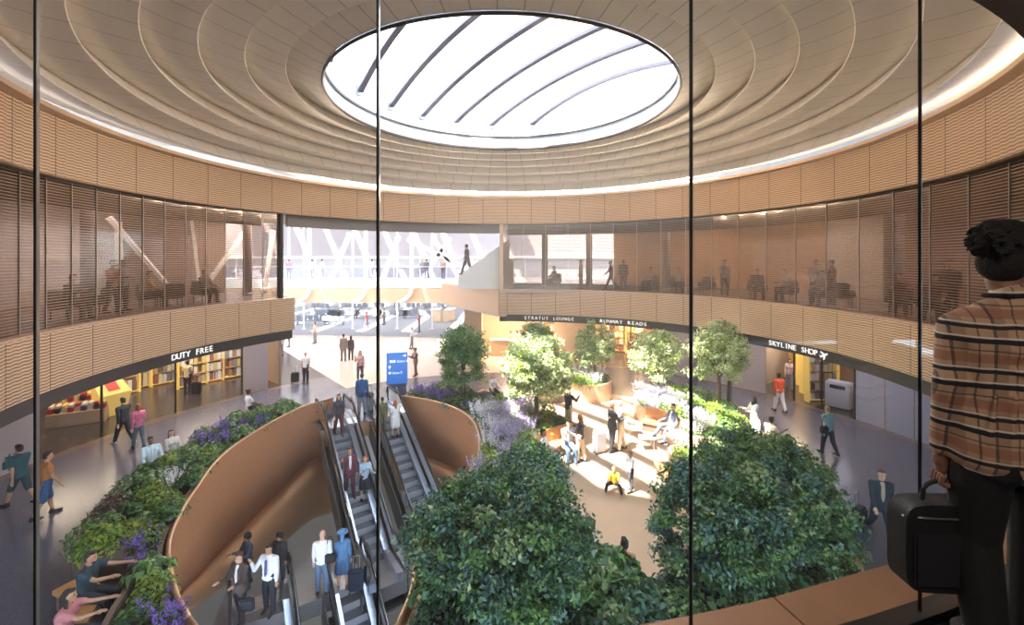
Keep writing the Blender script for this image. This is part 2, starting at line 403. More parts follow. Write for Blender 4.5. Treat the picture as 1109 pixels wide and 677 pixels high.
# plaza paving disc
pl = spline([(*p, 0) for p in [(-.6, 20.9), (2, 22.9), (5.2, 22.4), (6.6, 20.5), (6.8, 17), (7, 13), (6, 8.5), (3, 6.2), (0, 8), (-.7, 12), (-.5, 16)]], 6, True)
b = MB(); b.prism([(p.x, p.y) for p in pl], .004, .02); struct(b.build('floor_plaza', PLAZA))

# ceiling: stepped shells rising to the oculus
lips = [(10.4, 10.74), (9.5, 11.08), (8.6, 11.36), (7.7, 11.54), (6.85, 11.67), (6.0, 11.75), (5.2, 11.78)]
prof2 = [(11.6, 10.95), (11.3, 10.95)]; st_ = (11.3, 10.95)
for r_, z_ in lips:      # each shell sags a little and its inner lip overhangs a shadow gap
    for k in (1, 2, 3, 4): t = k/5; prof2.append((st_[0]+(r_-st_[0])*t, st_[1]+(z_-st_[1])*t-.05*math.sin(PI*t)))
    prof2 += [(r_+.01, z_), (r_, z_+.02)]
    if r_ > 5.3: prof2 += [(r_+.30, z_+.42)]; st_ = (r_+.30, z_+.45)
b = MB(); b.lathe(prof2, (CX, CY, 0), 160); struct(b.build('ceiling', CEIL, auto=30))
# roof above everything except oculus
struct(arcslab('roof', 5.25, 24, 13.0, 13.2, .02, 2*PI-.66, mat('roof_grey', (.5, .5, .5), .8), 96)); struct(arcslab('roof_back', 5.25, 15, 13.0, 13.2, -.66, .02, MATS['roof_grey'], 24))
# oculus drum, dark lip and ring
b = MB(); b.lathe([(5.2, 11.78), (5.2, 13.9), (5.3, 13.9)], (CX, CY, 0), 120); struct(b.build('trim_2', mat('drum_baffle_white', (.86, .88, .94), .5, bump='X', bscale=8, bstr=.1), auto=30))
b = MB(); b.lathe([(5.2, 11.76), (5.16, 11.70), (5.12, 11.76), (5.16, 11.82), (5.2, 11.76)], (CX, CY, 0), 120)
struct(b.build('trim_3', mat('lip_bronze', (.06, .04, .035), .4, .4), smooth=True))
b = MB(); b.lathe([(5.18, 12.22), (5.11, 12.22), (5.11, 12.29), (5.18, 12.29)], (CX, CY, 0), 120); struct(b.build('trim_4', BLACK))
# skylight beams
bd = Vector((.555, -.832, 0)).normalized(); bn_ = Vector((.832, .555, 0))
BEAMM = mat('beam_underside_navy', (.06, .055, .10), .5); BEAMW = mat('beam_side_lit_white', (.85, .87, .92), .5)  # white fin sides carry their lit look in the colour
BO = (-4.7, -3.35, -2.0, -.6, .85, 2.3, 3.7)
for i, off in enumerate(BO):
    half = math.sqrt(max(.2, 5.17**2-off*off)); c = Vector((CX, CY, 0))+bn_*off
    lab = 'dark curved skylight beam spanning the oculus, number %s from the left' % ('one two three four five six seven'.split()[i])
    e = empty('skylight_beam', tuple(c+Vector((0, 0, 12.7))), 0, lab.replace('number one from the left', 'leftmost of the seven').replace('number seven from the left', 'rightmost of the seven').replace('number two from the left', 'second from the left').replace('number three from the left', 'third from the left').replace('number four from the left', 'the middle one').replace('number five from the left', 'fifth from the left').replace('number six from the left', 'second from the right'), 'beam', 'skylight beams')
    N = 16; pa = [bd*(half*(2*k/N-1))+Vector((0, 0, .45*(1-(2*k/N-1)**2))) for k in range(N+1)]
    q = MB(); q.sweep(pa, 0, prof=[(-.09, 0), (.09, 0), (.09, .10), (-.09, .10)]); q.build('flange', BEAMM, e)
    q = MB(); q.sweep(pa, 0, prof=[(-.07, .10), (.07, .10), (.07, .75), (-.07, .75)]); q.build('web', BEAMW, e)
    q = MB(); p = pa[0]; q.box(p+Vector((0, 0, .1))+bd*.06, (.24, .12, .34), rz=math.atan2(bd.y, bd.x)+PI/2); q.build('bracket', STEEL, e)
# skylight glazing
b = MB(); b.lathe([(.001, 14.15), (2, 14.1), (4, 13.95), (5.2, 13.8)], (CX, CY, 0), 64); struct(b.build('window_1', GLASS, smooth=True))

# upper fascia, bulkhead
aL0 = math.radians(-140); aL1 = th_at(318, 11.3); aR0 = th_at(541, 11.3); aR1 = math.radians(138)
struct(arcslab('trim_5', 11.2, 11.35, 9.02, 10.56, aL0, aR1, FASC, 160)); struct(arcslab('trim_6', 11.35, 12.3, 9.02, 9.12, aL0, aR1, DARK, 128))
struct(arcslab('trim_30', 12.7, 12.85, 9.02, 10.56, NA0, NA1, FASC, 40, cen=NC)); struct(arcslab('trim_31', 12.7, 13.5, 9.0, 9.02, NA0, NA1, DARK, 40, cen=NC))
gL1 = th_at(303, 11.6); gR0 = th_at(543, 11.6)
BULK = mat('bulkhead_mauve', (.27, .22, .20), .55)
struct(arcslab('trim_7', 11.75, 11.95, 8.5, 9.02, aL1, aR0, BULK, 32))
# lower fascia left and right
struct(arcslab('trim_8', 11.3, 11.42, 3.83, 5.23, aL0, aL1, FASC, 72))
struct(arcslab('trim_9', 11.3, 11.42, 3.83, 5.23, aR0, aR1, FASC, 72))
NL = math.radians(180)
PEACH = mat('ledge_champagne', (.66, .46, .32), .4, .25)
for nm, a0, a1 in (('trim_10', aL0, aL1), ('trim_11', aR0, aR1)): struct(arcslab(nm, 11.28, 11.62, 5.23, 5.27, a0, a1, PEACH, 72))
struct(arcslab('trim_36', 12.4, 12.6, 8.45, 9.02, gR0+.03, 1.95, mat('inner_bulkhead_brown', (.09, .06, .055), .6), 60)); struct(arcslab('trim_37', 12.4, 12.6, 8.5, 9.02, -1.9, gL1-.03, MATS['inner_bulkhead_brown'], 50))
# sign band under the fascia
struct(arcslab('trim_12', 11.4, 11.5, 3.42, 3.83, aL0, aL1, SIGNB, 72)); struct(arcslab('trim_13', 11.4, 11.5, 3.42, 3.83, aR0, aR1, SIGNB, 72))
# gallery slabs (left, right, and the one the viewer stands on)
GFLOOR = mat('gallery_floor', (.16, .13, .12), .35); SOFF = mat('gallery_soffit_white', (.55, .52, .50), .7)
CARPET = mat('near_carpet', (.05, .055, .075), .9, bump='noise', bscale=200, noise=.5, nscale=60)
struct(arcslab('floor_gallery_left', 11.45, 18.5, 5.13, 5.22, aL0, aL1, GFLOOR, 72))
struct(arcslab('floor_gallery_right', 11.45, 18.5, 5.13, 5.22, aR0, aR1, GFLOOR, 72))
struct(arcslab('ceiling_ground_left', 11.45, 23, 3.83, 4.0, aL0, aL1, SOFF, 72))
struct(arcslab('ceiling_ground_right', 11.45, 23, 3.83, 4.0, aR0, aR1, SOFF, 72))
struct(arcslab('floor_viewer', 13.0, 20, 5.0, 5.23, NA0-.12, NA1+.12, CARPET, 48, cen=NC))
# ledge of the viewer's side: copper top, black channel
_e = [NA0-.12]+[math.radians(165.5)+k*.078 for k in range(11)]+[NA1+.12]
for k in range(len(_e)-1): struct(arcslab('trim_%d' % (140+k), 12.98, 13.22, 5.0, 5.25, _e[k], _e[k+1]-.0007, LEDGE, 6, cen=NC))
struct(arcslab('trim_15', 12.98, 13.0, 3.83, 5.0, NA0-.12, NA1+.12, FASC, 48, cen=NC))
struct(arcslab('trim_16', 13.22, 13.31, 5.2, 5.275, NA0-.12, NA1+.12, BLACK, 48, cen=NC))
struct(arcslab('ceiling_gallery', 11.35, 18.6, 9.12, 9.2, 0, 2*PI, mat('gallery_ceiling', (.30, .25, .23), .7), 96))
# left gallery end and right gallery nosing into the concourse
ex, ey = ring(11.3, aL1)
b = MB(); dv = Vector((ex, ey, 0)).normalized(); p0 = Vector((ex, ey, 0))
def wallseg(p, q, z0, z1, th, m, nm):
    p = Vector((*p[:2], 0)); q = Vector((*q[:2], 0)); c = (p+q)/2; d = q-p
    k = MB(); k.box((c.x, c.y, (z0+z1)/2), (d.length, th, z1-z0), rz=math.atan2(d.y, d.x)); return struct(k.build(nm, m))
lend = p0+Vector((-.72, 1, 0)).normalized()*7
wallseg(p0, lend, 3.83, 5.24, .12, PEACH, 'trim_17')
rb = Vector((*ring(11.3, aR0), 0)); rn = Vector((-5.0, 31.2, 0))
wallseg(rb, rn, 3.83, 5.24, .15, PEACH, 'trim_18')
rn2 = Vector((-4.0, 42, 0)); wallseg(rn, rn2, 3.83, 5.24, .15, PEACH, 'trim_19')
b = MB(); b.prism([(rb.x, rb.y), (rn.x, rn.y), (rn2.x, rn2.y), (16, 42), ring(18.5, .9), ring(11.5, .4)], 5.1, 5.22); struct(b.build('floor_gallery_back', mat('gallery_floor_pale', (.55, .42, .34), .35)))
b = MB(); b.prism([(rb.x, rb.y), (rn.x, rn.y), (rn2.x, rn2.y), (16, 42), ring(22, .9), ring(13, .3)], 3.7, 3.83); struct(b.build('ceiling_lounge', SOFF))

# gallery back walls
GW = mat('gallery_wall_amber', (.46, .29, .17), .5, noise=.3, nscale=1.2); GW2 = mat('gallery_wall_brown', (.22, .15, .12), .6); GW3 = mat('gallery_wall_grey', (.50, .46, .44), .5)
k = 0
for a0, a1, m in ((aL0, -1.75, GW2), (-1.75, -1.25, GW3), (-1.25, -1.0, GW2), (-1.0, aL1-.12, GW3), (th_at(665, 18), th_at(735, 18), GW), (th_at(735, 18), th_at(895, 18), GW), (th_at(895, 18), th_at(965, 18), GW3), (th_at(965, 18), aR1, GW2)):
    k += 1; struct(arcslab('wall_gallery_%s' % 'abcdefgh'[k-1], 18, 18.2, 5.23, 9.12, a0, a1, m, 24))
# viewer-side enclosure
struct(arcslab('wall_viewer', 18.4, 18.6, 5.23, 9.12, aR1, 2*PI+aL0, DARK, 24))
# screen glazing: one pane per window, near panes clear
wn = 2
def pane(a0, a1, R, z0, z1, m, lbl=None):
    global wn
    o = arcslab('window_%d' % wn, R, R+.02, z0, z1, a0, a1, m, 4); wn += 1
    return struct(o)
def mull(parent, th, R, z0, z1, m, wd=.03, dp=.03, name='mullion'):
    x, y = ring(R, th); q = MB(); q.box((x, y, (z0+z1)/2), (wd, dp, z1-z0), rz=-th); return q.build(name, m, parent)
MULM = mat('panel_joint', (.45, .36, .30), .4, .5)
nL = 20
for i in range(nL):
    a0 = aL0+(gL1-aL0)*i/nL; a1 = aL0+(gL1-aL0)*(i+1)/nL; o = pane(a0, a1-.001, 11.58, 5.27, 9.02, SCREEN); mull(o, a1, 11.57, 5.27, 9.02, MULM, .02)
nR = 22
for i in range(nR):
    a0 = gR0+(aR1-gR0)*i/nR; a1 = gR0+(aR1-gR0)*(i+1)/nR; o = pane(a0, a1-.001, 11.58, 5.27, 9.02, SCREEN); mull(o, a0, 11.57, 5.27, 9.02, MULM, .02)
x, y = ring(11.58, gL1); b = MB(); b.box((x, y, 7.14), (.12, .3, 3.75), rz=-gL1); struct(b.build('trim_20', DARK))
x, y = ring(11.5, gR0); b = MB(); b.box((x, y, 7.14), (.22, .3, 3.75), rz=-gR0); struct(b.build('trim_21', PEACH))
# near glazing
def th_near(px, R):
    NX, NY = NC; k = (px-554.5)/F; a = 1+k*k; bb = -2*(k*NX+NY); c = NX*NX+NY*NY-R*R
    Y = (-bb-math.sqrt(bb*bb-4*a*c))/(2*a); X = k*Y; return math.atan2(X-NX, Y-NY) % (2*PI)
mx_ = [th_near(p, 13.27) for p in (996, 748, 409, 39)]
edges_ = [NA0, mx_[0]-(mx_[1]-mx_[0])*.85]+mx_+[mx_[3]+.12, NA1]
EDGM = mat('glass_edge', (.6, .62, .68), .2, .6)
for i in range(len(edges_)-1):
    o = struct(arcslab('window_%d' % wn, 13.265, 13.285, 5.27, 9.02, edges_[i], edges_[i+1]-.0004, GLASS, 3, cen=NC)); wn += 1
    if i < len(edges_)-2:
        for nm, m, wd, da in (('mullion', BLACK, .008, 0), ('glass_edge', EDGM, .003, -.00045)):
            a = edges_[i+1]+da; q = MB(); q.box((NC[0]+13.27*math.sin(a), NC[1]+13.27*math.cos(a), 7.14), (wd, .010, 3.75), rz=-a); q.build(nm, m, o)

# gallery columns
def column(px, R, z0, z1, r, m, label, group=None, name='column'):
    th = th_at(px, R); x, y = ring(R, th); e = empty(name, (x, y, z0), 0, label, 'column', group)
    q = MB(); q.lathe([(0, 0), (r, 0), (r, z1-z0), (0, z1-z0)], n=20); q.build('shaft', m, e, auto=40)
    q = MB(); q.lathe([(r+.001, 0), (r+.03, 0), (r+.03, .12), (r+.001, .14)], n=20); q.build('base_ring', STEEL, e, auto=40)
    return e
COLM = mat('column_grey', (.20, .17, .165), .5)
for px, lab in ((95, 'dark round column behind the screen at the far left of the upper gallery'), (268, 'dark round column behind the left screen nearest the concourse opening'),
                (590, 'slim dark column behind the right screen nearest the concourse'), (638, 'dark column behind the right screen above the lounge sign'),
                (722, 'dark column on the upper gallery left of the near glass joint'), (968, 'broad dark column behind the right screen near the man in plaid')):
    column(px, 14.7, 5.23, 9.1, .2 if px < 960 else .3, COLM, lab)
# warm cove strip on top of the upper fascia
for nm, a0, a1, es in (('trim_32', -1.0, 1.35, 22), ('trim_34', aL0, -1.0, .8), ('trim_35', 1.35, aR1, 6)):
    b = MB(); b.lathe([(11.02, 10.52), (11.17, 10.52)], (CX, CY, 0), 80, a0=a0, a1=a1); struct(b.build(nm, mat('cove_led_strip_%d' % int(es*10), (1, .8, .55), .5, emit=(1, .72, .42), estr=es)))
b = MB(); b.lathe([(11.2, 10.49), (10.95, 10.49), (10.95, 10.60), (10.97, 10.60), (10.97, 10.51), (11.2, 10.51)], (CX, CY, 0), 120, a0=aL0, a1=aR1); struct(b.build('trim_33', PEACH))
area('added_viewer_fill', (.6, -1.2, 8.95), 2.0, 45, (1, .85, .7))  # added area lamp to light the man in the foreground
# downlights in the soffit over the walkway
for px in (180, 240, 580, 700, 800, 880):
    th = th_at(px, 13.2); x, y = ring(13.6, th); area('walkway_downlight', (x, y, 3.8), 1.6, 55, (1, .86, .78))
# added spots brighten trees and back; first one makes the bright floor pool
for src, dst, pw, ang in (((.2, 12.6, 11.5), (2.3, 10.5, 0), 1500, 26), ((3.6, 14.2, 11.6), (7.0, 20.0, 2.4), 1800, 24), ((3.8, 13.2, 11.6), (8.9, 18.6, 2.6), 1800, 24), ((.5, 14.5, 11.6), (4.2, 22.5, 1.5), 1500, 26), ((-1.5, 14.5, 11.6), (.5, 21, 1.5), 1200, 30)):
    l = D.lights.new('added_spot', 'SPOT'); l.energy = pw; l.color = (1, .93, .82); l.spot_size = math.radians(ang); l.spot_blend = .7; l.shadow_soft_size = .12
    o = D.objects.new('added_spot', l); C.objects.link(o); o.location = src; o.rotation_euler = (Vector(dst)-Vector(src)).to_track_quat('-Z', 'Y').to_euler()
# added warm spots without fittings, brightening the far half of the ceiling
for k in range(14):
    th = -.95+k*.155; x, y = ring(10.86, th); l = D.lights.new('added_ceiling_wash', 'SPOT'); l.energy = 210; l.color = (1, .80, .56); l.spot_size = math.radians(150); l.spot_blend = 1; l.shadow_soft_size = .03
    o = D.objects.new('added_ceiling_wash', l); C.objects.link(o); o.location = (x, y, 10.63); o.rotation_euler = Vector((-math.sin(th), -math.cos(th), .45)).to_track_quat('-Z', 'Y').to_euler()
# gallery and shop lighting
for th, pw, c in ((-1.9, 60, (1, .8, .65)), (-1.4, 90, (1, .85, .75)), (-.95, 420, (1, .88, .8)), (.35, 190, (1, .75, .5)), (.75, 130, (1, .74, .48)), (1.15, 130, (1, .8, .62)), (1.6, 120, (1, .8, .7))):
    x, y = ring(15, th); area('gallery_light', (x, y, 9.05), 3, pw, c)
def smooth2(pts, n=5, closed=False): return [(p.x, p.y) for p in spline([(*p, 0) for p in pts], n, closed)]
# ------------------------------------------------------------------ well cladding
def cladding(name, curve, cen, drops, rolls, label):
    e = empty(name, (curve[0][0], curve[0][1], 0), 0, label, 'wall panel'); L = len(curve); rings = []; rol = []
    off = Vector(e.location)
    def lerp(a, t): 
        q = t*(len(a)-1); i = min(int(q), len(a)-2); return a[i]+(a[i+1]-a[i])*(q-i)
    for i, p in enumerate(curve):
        a = Vector(curve[max(0, i-1)]); b = Vector(curve[min(L-1, i+1)]); t = (b-a).normalized(); nn = Vector((-t.y, t.x))
        if nn.dot(Vector(cen)-Vector(p)) < 0: nn = -nn
        u = i/(L-1); H = lerp(drops, u); r = lerp(rolls, u); P = Vector((p[0], p[1], 0))-off; N3 = Vector((nn.x, nn.y, 0))
        rings.append([P-N3*.05+Vector((0, 0, .8)), P+Vector((0, 0, .8)), P+Vector((0, 0, .4)), P+Vector((0, 0, .75-H*.5)), P+Vector((0, 0, .75-H))])
        z = .75-H; rr = []
        for q in range(9):
            a_ = PI*q/8; rr.append(P+N3*(r*.42*math.sin(a_)**.8 if 0 < q < 8 else 0)+Vector((0, 0, z-r*(1-math.cos(a_))/2)))
        rol.append(rr)
    for nm, rg, m in (('panel', rings, COPPER), ('curled_hem', rol, COPPERP)):
        b = MB(); k = len(rg[0]); b.v = [tuple(q) for r in rg for q in r]
        b.f = [(i*k+j, i*k+j+1, (i+1)*k+j+1, (i+1)*k+j) for i in range(L-1) for j in range(k-1)]; b.mi = [0]*len(b.f)
        o = b.build(nm, m, e, auto=50); md = o.modifiers.new('s', 'SOLIDIFY'); md.thickness = .03; md.offset = 0
    b = MB(); b.sweep([Vector((p[0], p[1], .8))-off for p in curve], .035, 8); b.build('rim', mat('rim_bright_copper', (.72, .45, .27), .3, .5), e, smooth=True)
    return e
WC = (-5, 13)
WLc = smooth2([(-8.0, 19.3)]+WL, 6)
cladding('well_cladding', WLc, WC, [2.3, 2.4, 2.9, 3.05, 2.85, 2.4, 1.9, 1.3, .7, .25], [2.6, 2.3, 1.8, 1.4, 1.0, .7, .5, .35, .2, .1], 'tall curved copper cladding on the left side of the escalator well')
cladding('well_cladding', WRs, WC, [.4, .7, 1.1, 1.5, 1.9, 2.1, 2.3, 2.4, 2.5, 2.5, 2.5, 2.5], [.2, .3, .5, .7, .9, 1.1, 1.4, 1.5, 1.5, 1.4, 1.3, 1.2], 'curved copper cladding right of the escalators below the blue sign')
cladding('well_cladding', [(-5.58, 7.47)]+NEAR+[(-1.95, 7.3)], WC, [.4, .4], [.1, .1], 'low copper cladding closing the near end of the escalator well')

# ------------------------------------------------------------------ escalators
TREAD = mat('step_tread', (.16, .17, .20), .45, .4, bump='X', bscale=30, bstr=.3); RISER = mat('step_riser_lit_tone', (.46, .49, .56), .4, .4)  # risers coloured lighter than treads to carry the light they catch
DECK = mat('escalator_deck_steel', (.33, .37, .46), .28, .8); TRUSS = mat('escalator_cladding', (.16, .155, .16), .4, .6)
def escalator(org, run, drop, label, tflat=1.3, bflat=1.2, W=1.0):
    org = Vector(org); e = empty('escalator', tuple(org), 0, label, 'escalator', 'escalators')
    U, N = ESC_U, ESC_N
    def pt(s, z, lat): return U*s+N*lat+Vector((0, 0, z))
    prof = [(-tflat, 0), (-.15, 0), (.15, -.05), (run-.2, -drop+.06), (run+.1, -drop), (run+bflat, -drop)]
    ns = int(round(drop/.2)); sl = run/ns
    for i in range(ns):
        s0 = i*sl; z = -i*.2*drop/(ns*.2)
        q = MB(); q.box(pt(s0+sl/2, z-drop/ns-.02, W/2), (W-.06, sl, .04), rz=math.atan2(N.y, N.x)); st = q.build('step', TREAD, e)
        q = MB(); q.box(pt(s0, z-drop/ns/2, W/2), (W-.06, .03, drop/ns), rz=math.atan2(N.y, N.x)); q.build('riser', RISER, st)
        st.children[0].matrix_parent_inverse = Matrix.Identity(4)
    for s0, s1, z in ((-tflat, 0, 0), (run, run+bflat, -drop)):
        q = MB(); q.box(pt((s0+s1)/2, z+.005, W/2), (W, s1-s0, .03), rz=math.atan2(N.y, N.x)); q.build('comb_plate', STEEL, e)
    for lat, sg in ((0, -1), (W, 1)):
        path = [pt(s, z, lat) for s, z in prof]
        q = MB(); q.sweep(path, 0, prof=[(-.17 if sg < 0 else -.02, .02), (.02 if sg < 0 else .17, .02), (.02 if sg < 0 else .17, .24), (-.17 if sg < 0 else -.02, .24)][::1]); q.build('deck', DECK, e)
        # the sweep's side axis points to the right of travel
        q = MB(); g = [pt(s, z+.26, lat+sg*.08) for s, z in prof]; k = len(g)
        q.sweep(g, 0, prof=[(-.008, 0), (.008, 0), (.008, .66), (-.008, .66)]); q.build('balustrade_glass', BALG, e)
        hp = [pt(s, z+.95, lat+sg*.08) for s, z in prof]
        a, b2 = hp[0], hp[-1]
        hp = [a+Vector((0, 0, -.6)), a-U*.16+Vector((0, 0, -.5)), a-U*.24+Vector((0, 0, -.3)), a-U*.17+Vector((0, 0, -.09))]+hp+[b2+U*.17+Vector((0, 0, -.09)), b2+U*.24+Vector((0, 0, -.3)), b2+U*.16+Vector((0, 0, -.5)), b2+Vector((0, 0, -.6))]
        q = MB(); q.sweep(spline(hp, 4), .042, 8); q.build('handrail', RUBBER, e, smooth=True)
        q = MB(); q.sweep([p+Vector((0, 0, -.06)) for p in [pt(s, z+.95, lat+sg*.08) for s, z in prof]], .022, 6); q.build('handrail_track', STEEL, e, smooth=True)
        q = MB(); q.sweep([pt(s, z, lat+sg*.19) for s, z in prof[1:]], 0, prof=[(-.015, .02), (.015, .02), (.015, -.75), (-.015, -.75)]); q.build('side_cladding', TRUSS, e)
    q = MB(); q.sweep([pt(s, z-.75, W/2) for s, z in prof[1:]], 0, prof=[(-.68, 0), (.68, 0), (.68, -.06), (-.68, -.06)]); q.build('soffit', TRUSS, e)
    return e, pt, org
ESC = []
DROP = 2.8; RUN = 4.93
ESC.append(escalator(E1, RUN, DROP, 'left of the two long escalators, carrying a couple down past the copper wall'))
ESC.append(escalator(E1+ESC_N*2.0, RUN+1.2, DROP+.68, 'right of the two long escalators, beside the curved copper wall under the blue sign'))
E3 = Vector((-5.29, 12.58, -DROP)); E4 = Vector((-7.6, 11.75, -DROP))
ESC.append(escalator(E3, 3.2, 1.85, 'lower escalator below the couple seen from behind, at the bottom of the picture', tflat=.6))
ESC.append(escalator(E4, 3.0, 1.75, 'lower escalator at the bottom with two businessmen at its head', tflat=.5, W=1.35))
def on_esc(k, s, lat):
    e, pt, org = ESC[k]; run = (RUN, RUN+1.2, 3.2, 3.0)[k]; drop = (DROP, DROP+.68, 1.85, 1.75)[k]; ns = int(round(drop/.2)); sl = run/ns
    if s < 0: z = .02
    else: z = -(min(ns-1, int(s/sl))+1)*drop/ns
    return org+pt(s, z, lat)
# mid landing
lp = [(-8.6, 13.2), (-7.9, 11.2), (-6.0, 12.2), (-5.4, 12.6), (-4.5, 13.1), (-3.9, 12.9), (-2.9, 13.6), (-4.0, 15.0), (-5.6, 14.3), (-7.4, 14.0)]
b = MB(); b.prism(lp, -DROP-.5, -DROP-.012); struct(b.build('floor_landing', mat('landing_stone', (.16, .155, .16), .35)))

# ------------------------------------------------------------------ planters
def offset_out(pts, cen, d):
    out = []; L = len(pts)
    for i, p in enumerate(pts):
        a = Vector(pts[max(0, i-1)]); b = Vector(pts[min(L-1, i+1)]); t = (b-a).normalized(); n_ = Vector((-t.y, t.x))
        if n_.dot(Vector(p)-Vector(cen)) < 0: n_ = -n_
        out.append((p[0]+n_.x*d, p[1]+n_.y*d))
    return out
TERRA = mat('planter_terracotta_metal', (.55, .36, .24), .45, .2, bump='Z', bscale=6, bstr=.15, noise=.08)
DKPL = mat('planter_dark_brown', (.17, .115, .09), .5, .1)
def planter(poly, label, h=.72, m=TERRA, z0=0, th=.1):
    c = Vector((sum(p[0] for p in poly)/len(poly), sum(p[1] for p in poly)/len(poly), 0))
    e = empty('planter', (c.x, c.y, z0), 0, label, 'planter')
    P = [(x-c.x, y-c.y) for x, y in poly]; L = len(P)
    ar = sum(P[i][0]*P[(i+1) % L][1]-P[(i+1) % L][0]*P[i][1] for i in range(L)); sg = 1 if ar > 0 else -1
    ins = []
    for i in range(L):
        a = Vector(P[i-1]); b2 = Vector(P[(i+1) % L]); t = (b2-a).normalized(); ins.append((P[i][0]-t.y*th*sg, P[i][1]+t.x*th*sg))
    b = MB()
    for (x, y), (u, v) in zip(P, ins): b.v += [(x, y, 0), (x, y, h), (u, v, h), (u, v, h-.2)]
    for i in range(L):
        j = (i+1) % L
        for q in range(3): b.f.append((i*4+q, j*4+q, j*4+q+1, i*4+q+1)); b.mi.append(0)
    b.build('wall', m, e, auto=35)
    bm = bmesh.new(); vs = [bm.verts.new((x, y, h-.09)) for x, y in ins]; es = [bm.edges.new((vs[i], vs[(i+1) % L])) for i in range(L)]
    bmesh.ops.triangle_fill(bm, edges=es, use_beauty=True); me = D.meshes.new('soil'); bm.to_mesh(me); bm.free()
    link_obj('soil', me, SOIL, e)
    return e
wl_o = offset_out(WLs, WC, .12); wr_o = offset_out(WRs, WC, .12)
PLL = wl_o+smooth2([(-5.1, 5.9), (-6.3, 6.3), (-7.1, 7.5), (-7.6, 8.6), (-8.4, 9.45), (-9.2, 9.2), (-9.75, 9.6), (-10.3, 10.65), (-10.8, 12.5), (-11.04, 14), (-11.0, 15.9), (-10.5, 17.3), (-9.6, 19.0)], 5)
PLR = wr_o+smooth2([(-4.9, 20.3), (-4, 21.0), (-2, 20.7), (-.6, 19.6), (.8, 18.6), (2.0, 17.3), (2.45, 16.4), (1.7, 16.0), (1.0, 15.2), (.7, 14.2), (.6, 13.0), (.9, 12.0), (1.3, 10.5), (1.65, 9.2), (2.1, 8.6), (2.55, 8.25), (2.6, 7.2), (2.4, 6.0), (0, 5.3), (-1.4, 5.8)], 5)
PLB = smooth2([(2.75, 8.3), (3.4, 9.0), (4.3, 10.2), (4.8, 11.4), (5.15, 12.4), (5.15, 14.3), (6.2, 14.7), (7.6, 14.1), (8.0, 12.8), (7.9, 11.2), (7.5, 9.6), (6.9, 8.4), (5.6, 7), (3.6, 6.0), (2.75, 6.6)], 5, True)
PLC = smooth2([(5.9, 20.6), (5.45, 19.2), (5.6, 18.1), (6.3, 17.6), (6.7, 16.7), (6.25, 15.9), (6.5, 15.3), (7.6, 15.0), (8.7, 15.8), (9.3, 17.5), (9.2, 19.5), (8.2, 21), (6.8, 21.4)], 5, True)
PLD = [(3.9+1.15*math.cos(a), 22.0+1.15*math.sin(a)) for a in [i*2*PI/32 for i in range(32)]]
PLE = smooth2([(-.2, 21.9), (.6, 21.3), (1.9, 21.5), (2.4, 22.3), (1.6, 22.9), (.4, 22.8)], 4, True)
planter(PLL, 'long curved planter of leafy plants along the left rim of the escalator well', m=DKPL)
planter(PLR, 'large curved planter wrapping the right side of the escalator well', m=TERRA)
planter(PLB, 'broad dark planter under the big dark green tree at the right', m=TERRA)
planter(PLC, 'long planter with bench recess holding two pale sunlit trees on the right of the plaza', m=TERRA)
planter(PLD, 'round terracotta planter at the back of the plaza below the book shop sign', h=.9)
planter(PLE, 'low planter at the back of the plaza left of the round one')

# ------------------------------------------------------------------ foliage
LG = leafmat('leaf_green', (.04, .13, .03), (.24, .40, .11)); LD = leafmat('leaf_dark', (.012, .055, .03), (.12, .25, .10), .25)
LY = leafmat('leaf_yellow_green', (.22, .34, .03), (.42, .50, .08)); LP = leafmat('leaf_pale_sun_tint', (.46, .56, .24), (.82, .84, .55), .4)  # pale leaf tone brightened to stand in for sunlight on the trees
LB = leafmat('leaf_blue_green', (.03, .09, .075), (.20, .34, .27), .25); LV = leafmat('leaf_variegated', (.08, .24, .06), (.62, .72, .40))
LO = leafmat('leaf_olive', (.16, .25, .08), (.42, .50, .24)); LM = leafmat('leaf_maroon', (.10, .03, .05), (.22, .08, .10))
FP = leafmat('petal_purple', (.14, .07, .42), (.34, .20, .70)); FW = leafmat('petal_white', (.75, .72, .78), (.95, .93, .95)); FL = leafmat('petal_lilac', (.42, .34, .62), (.75, .68, .85))
BARK = mat('bark', (.12, .08, .055), .8, bump='noise', bscale=30, noise=.2)
rng = np.random.default_rng(3)
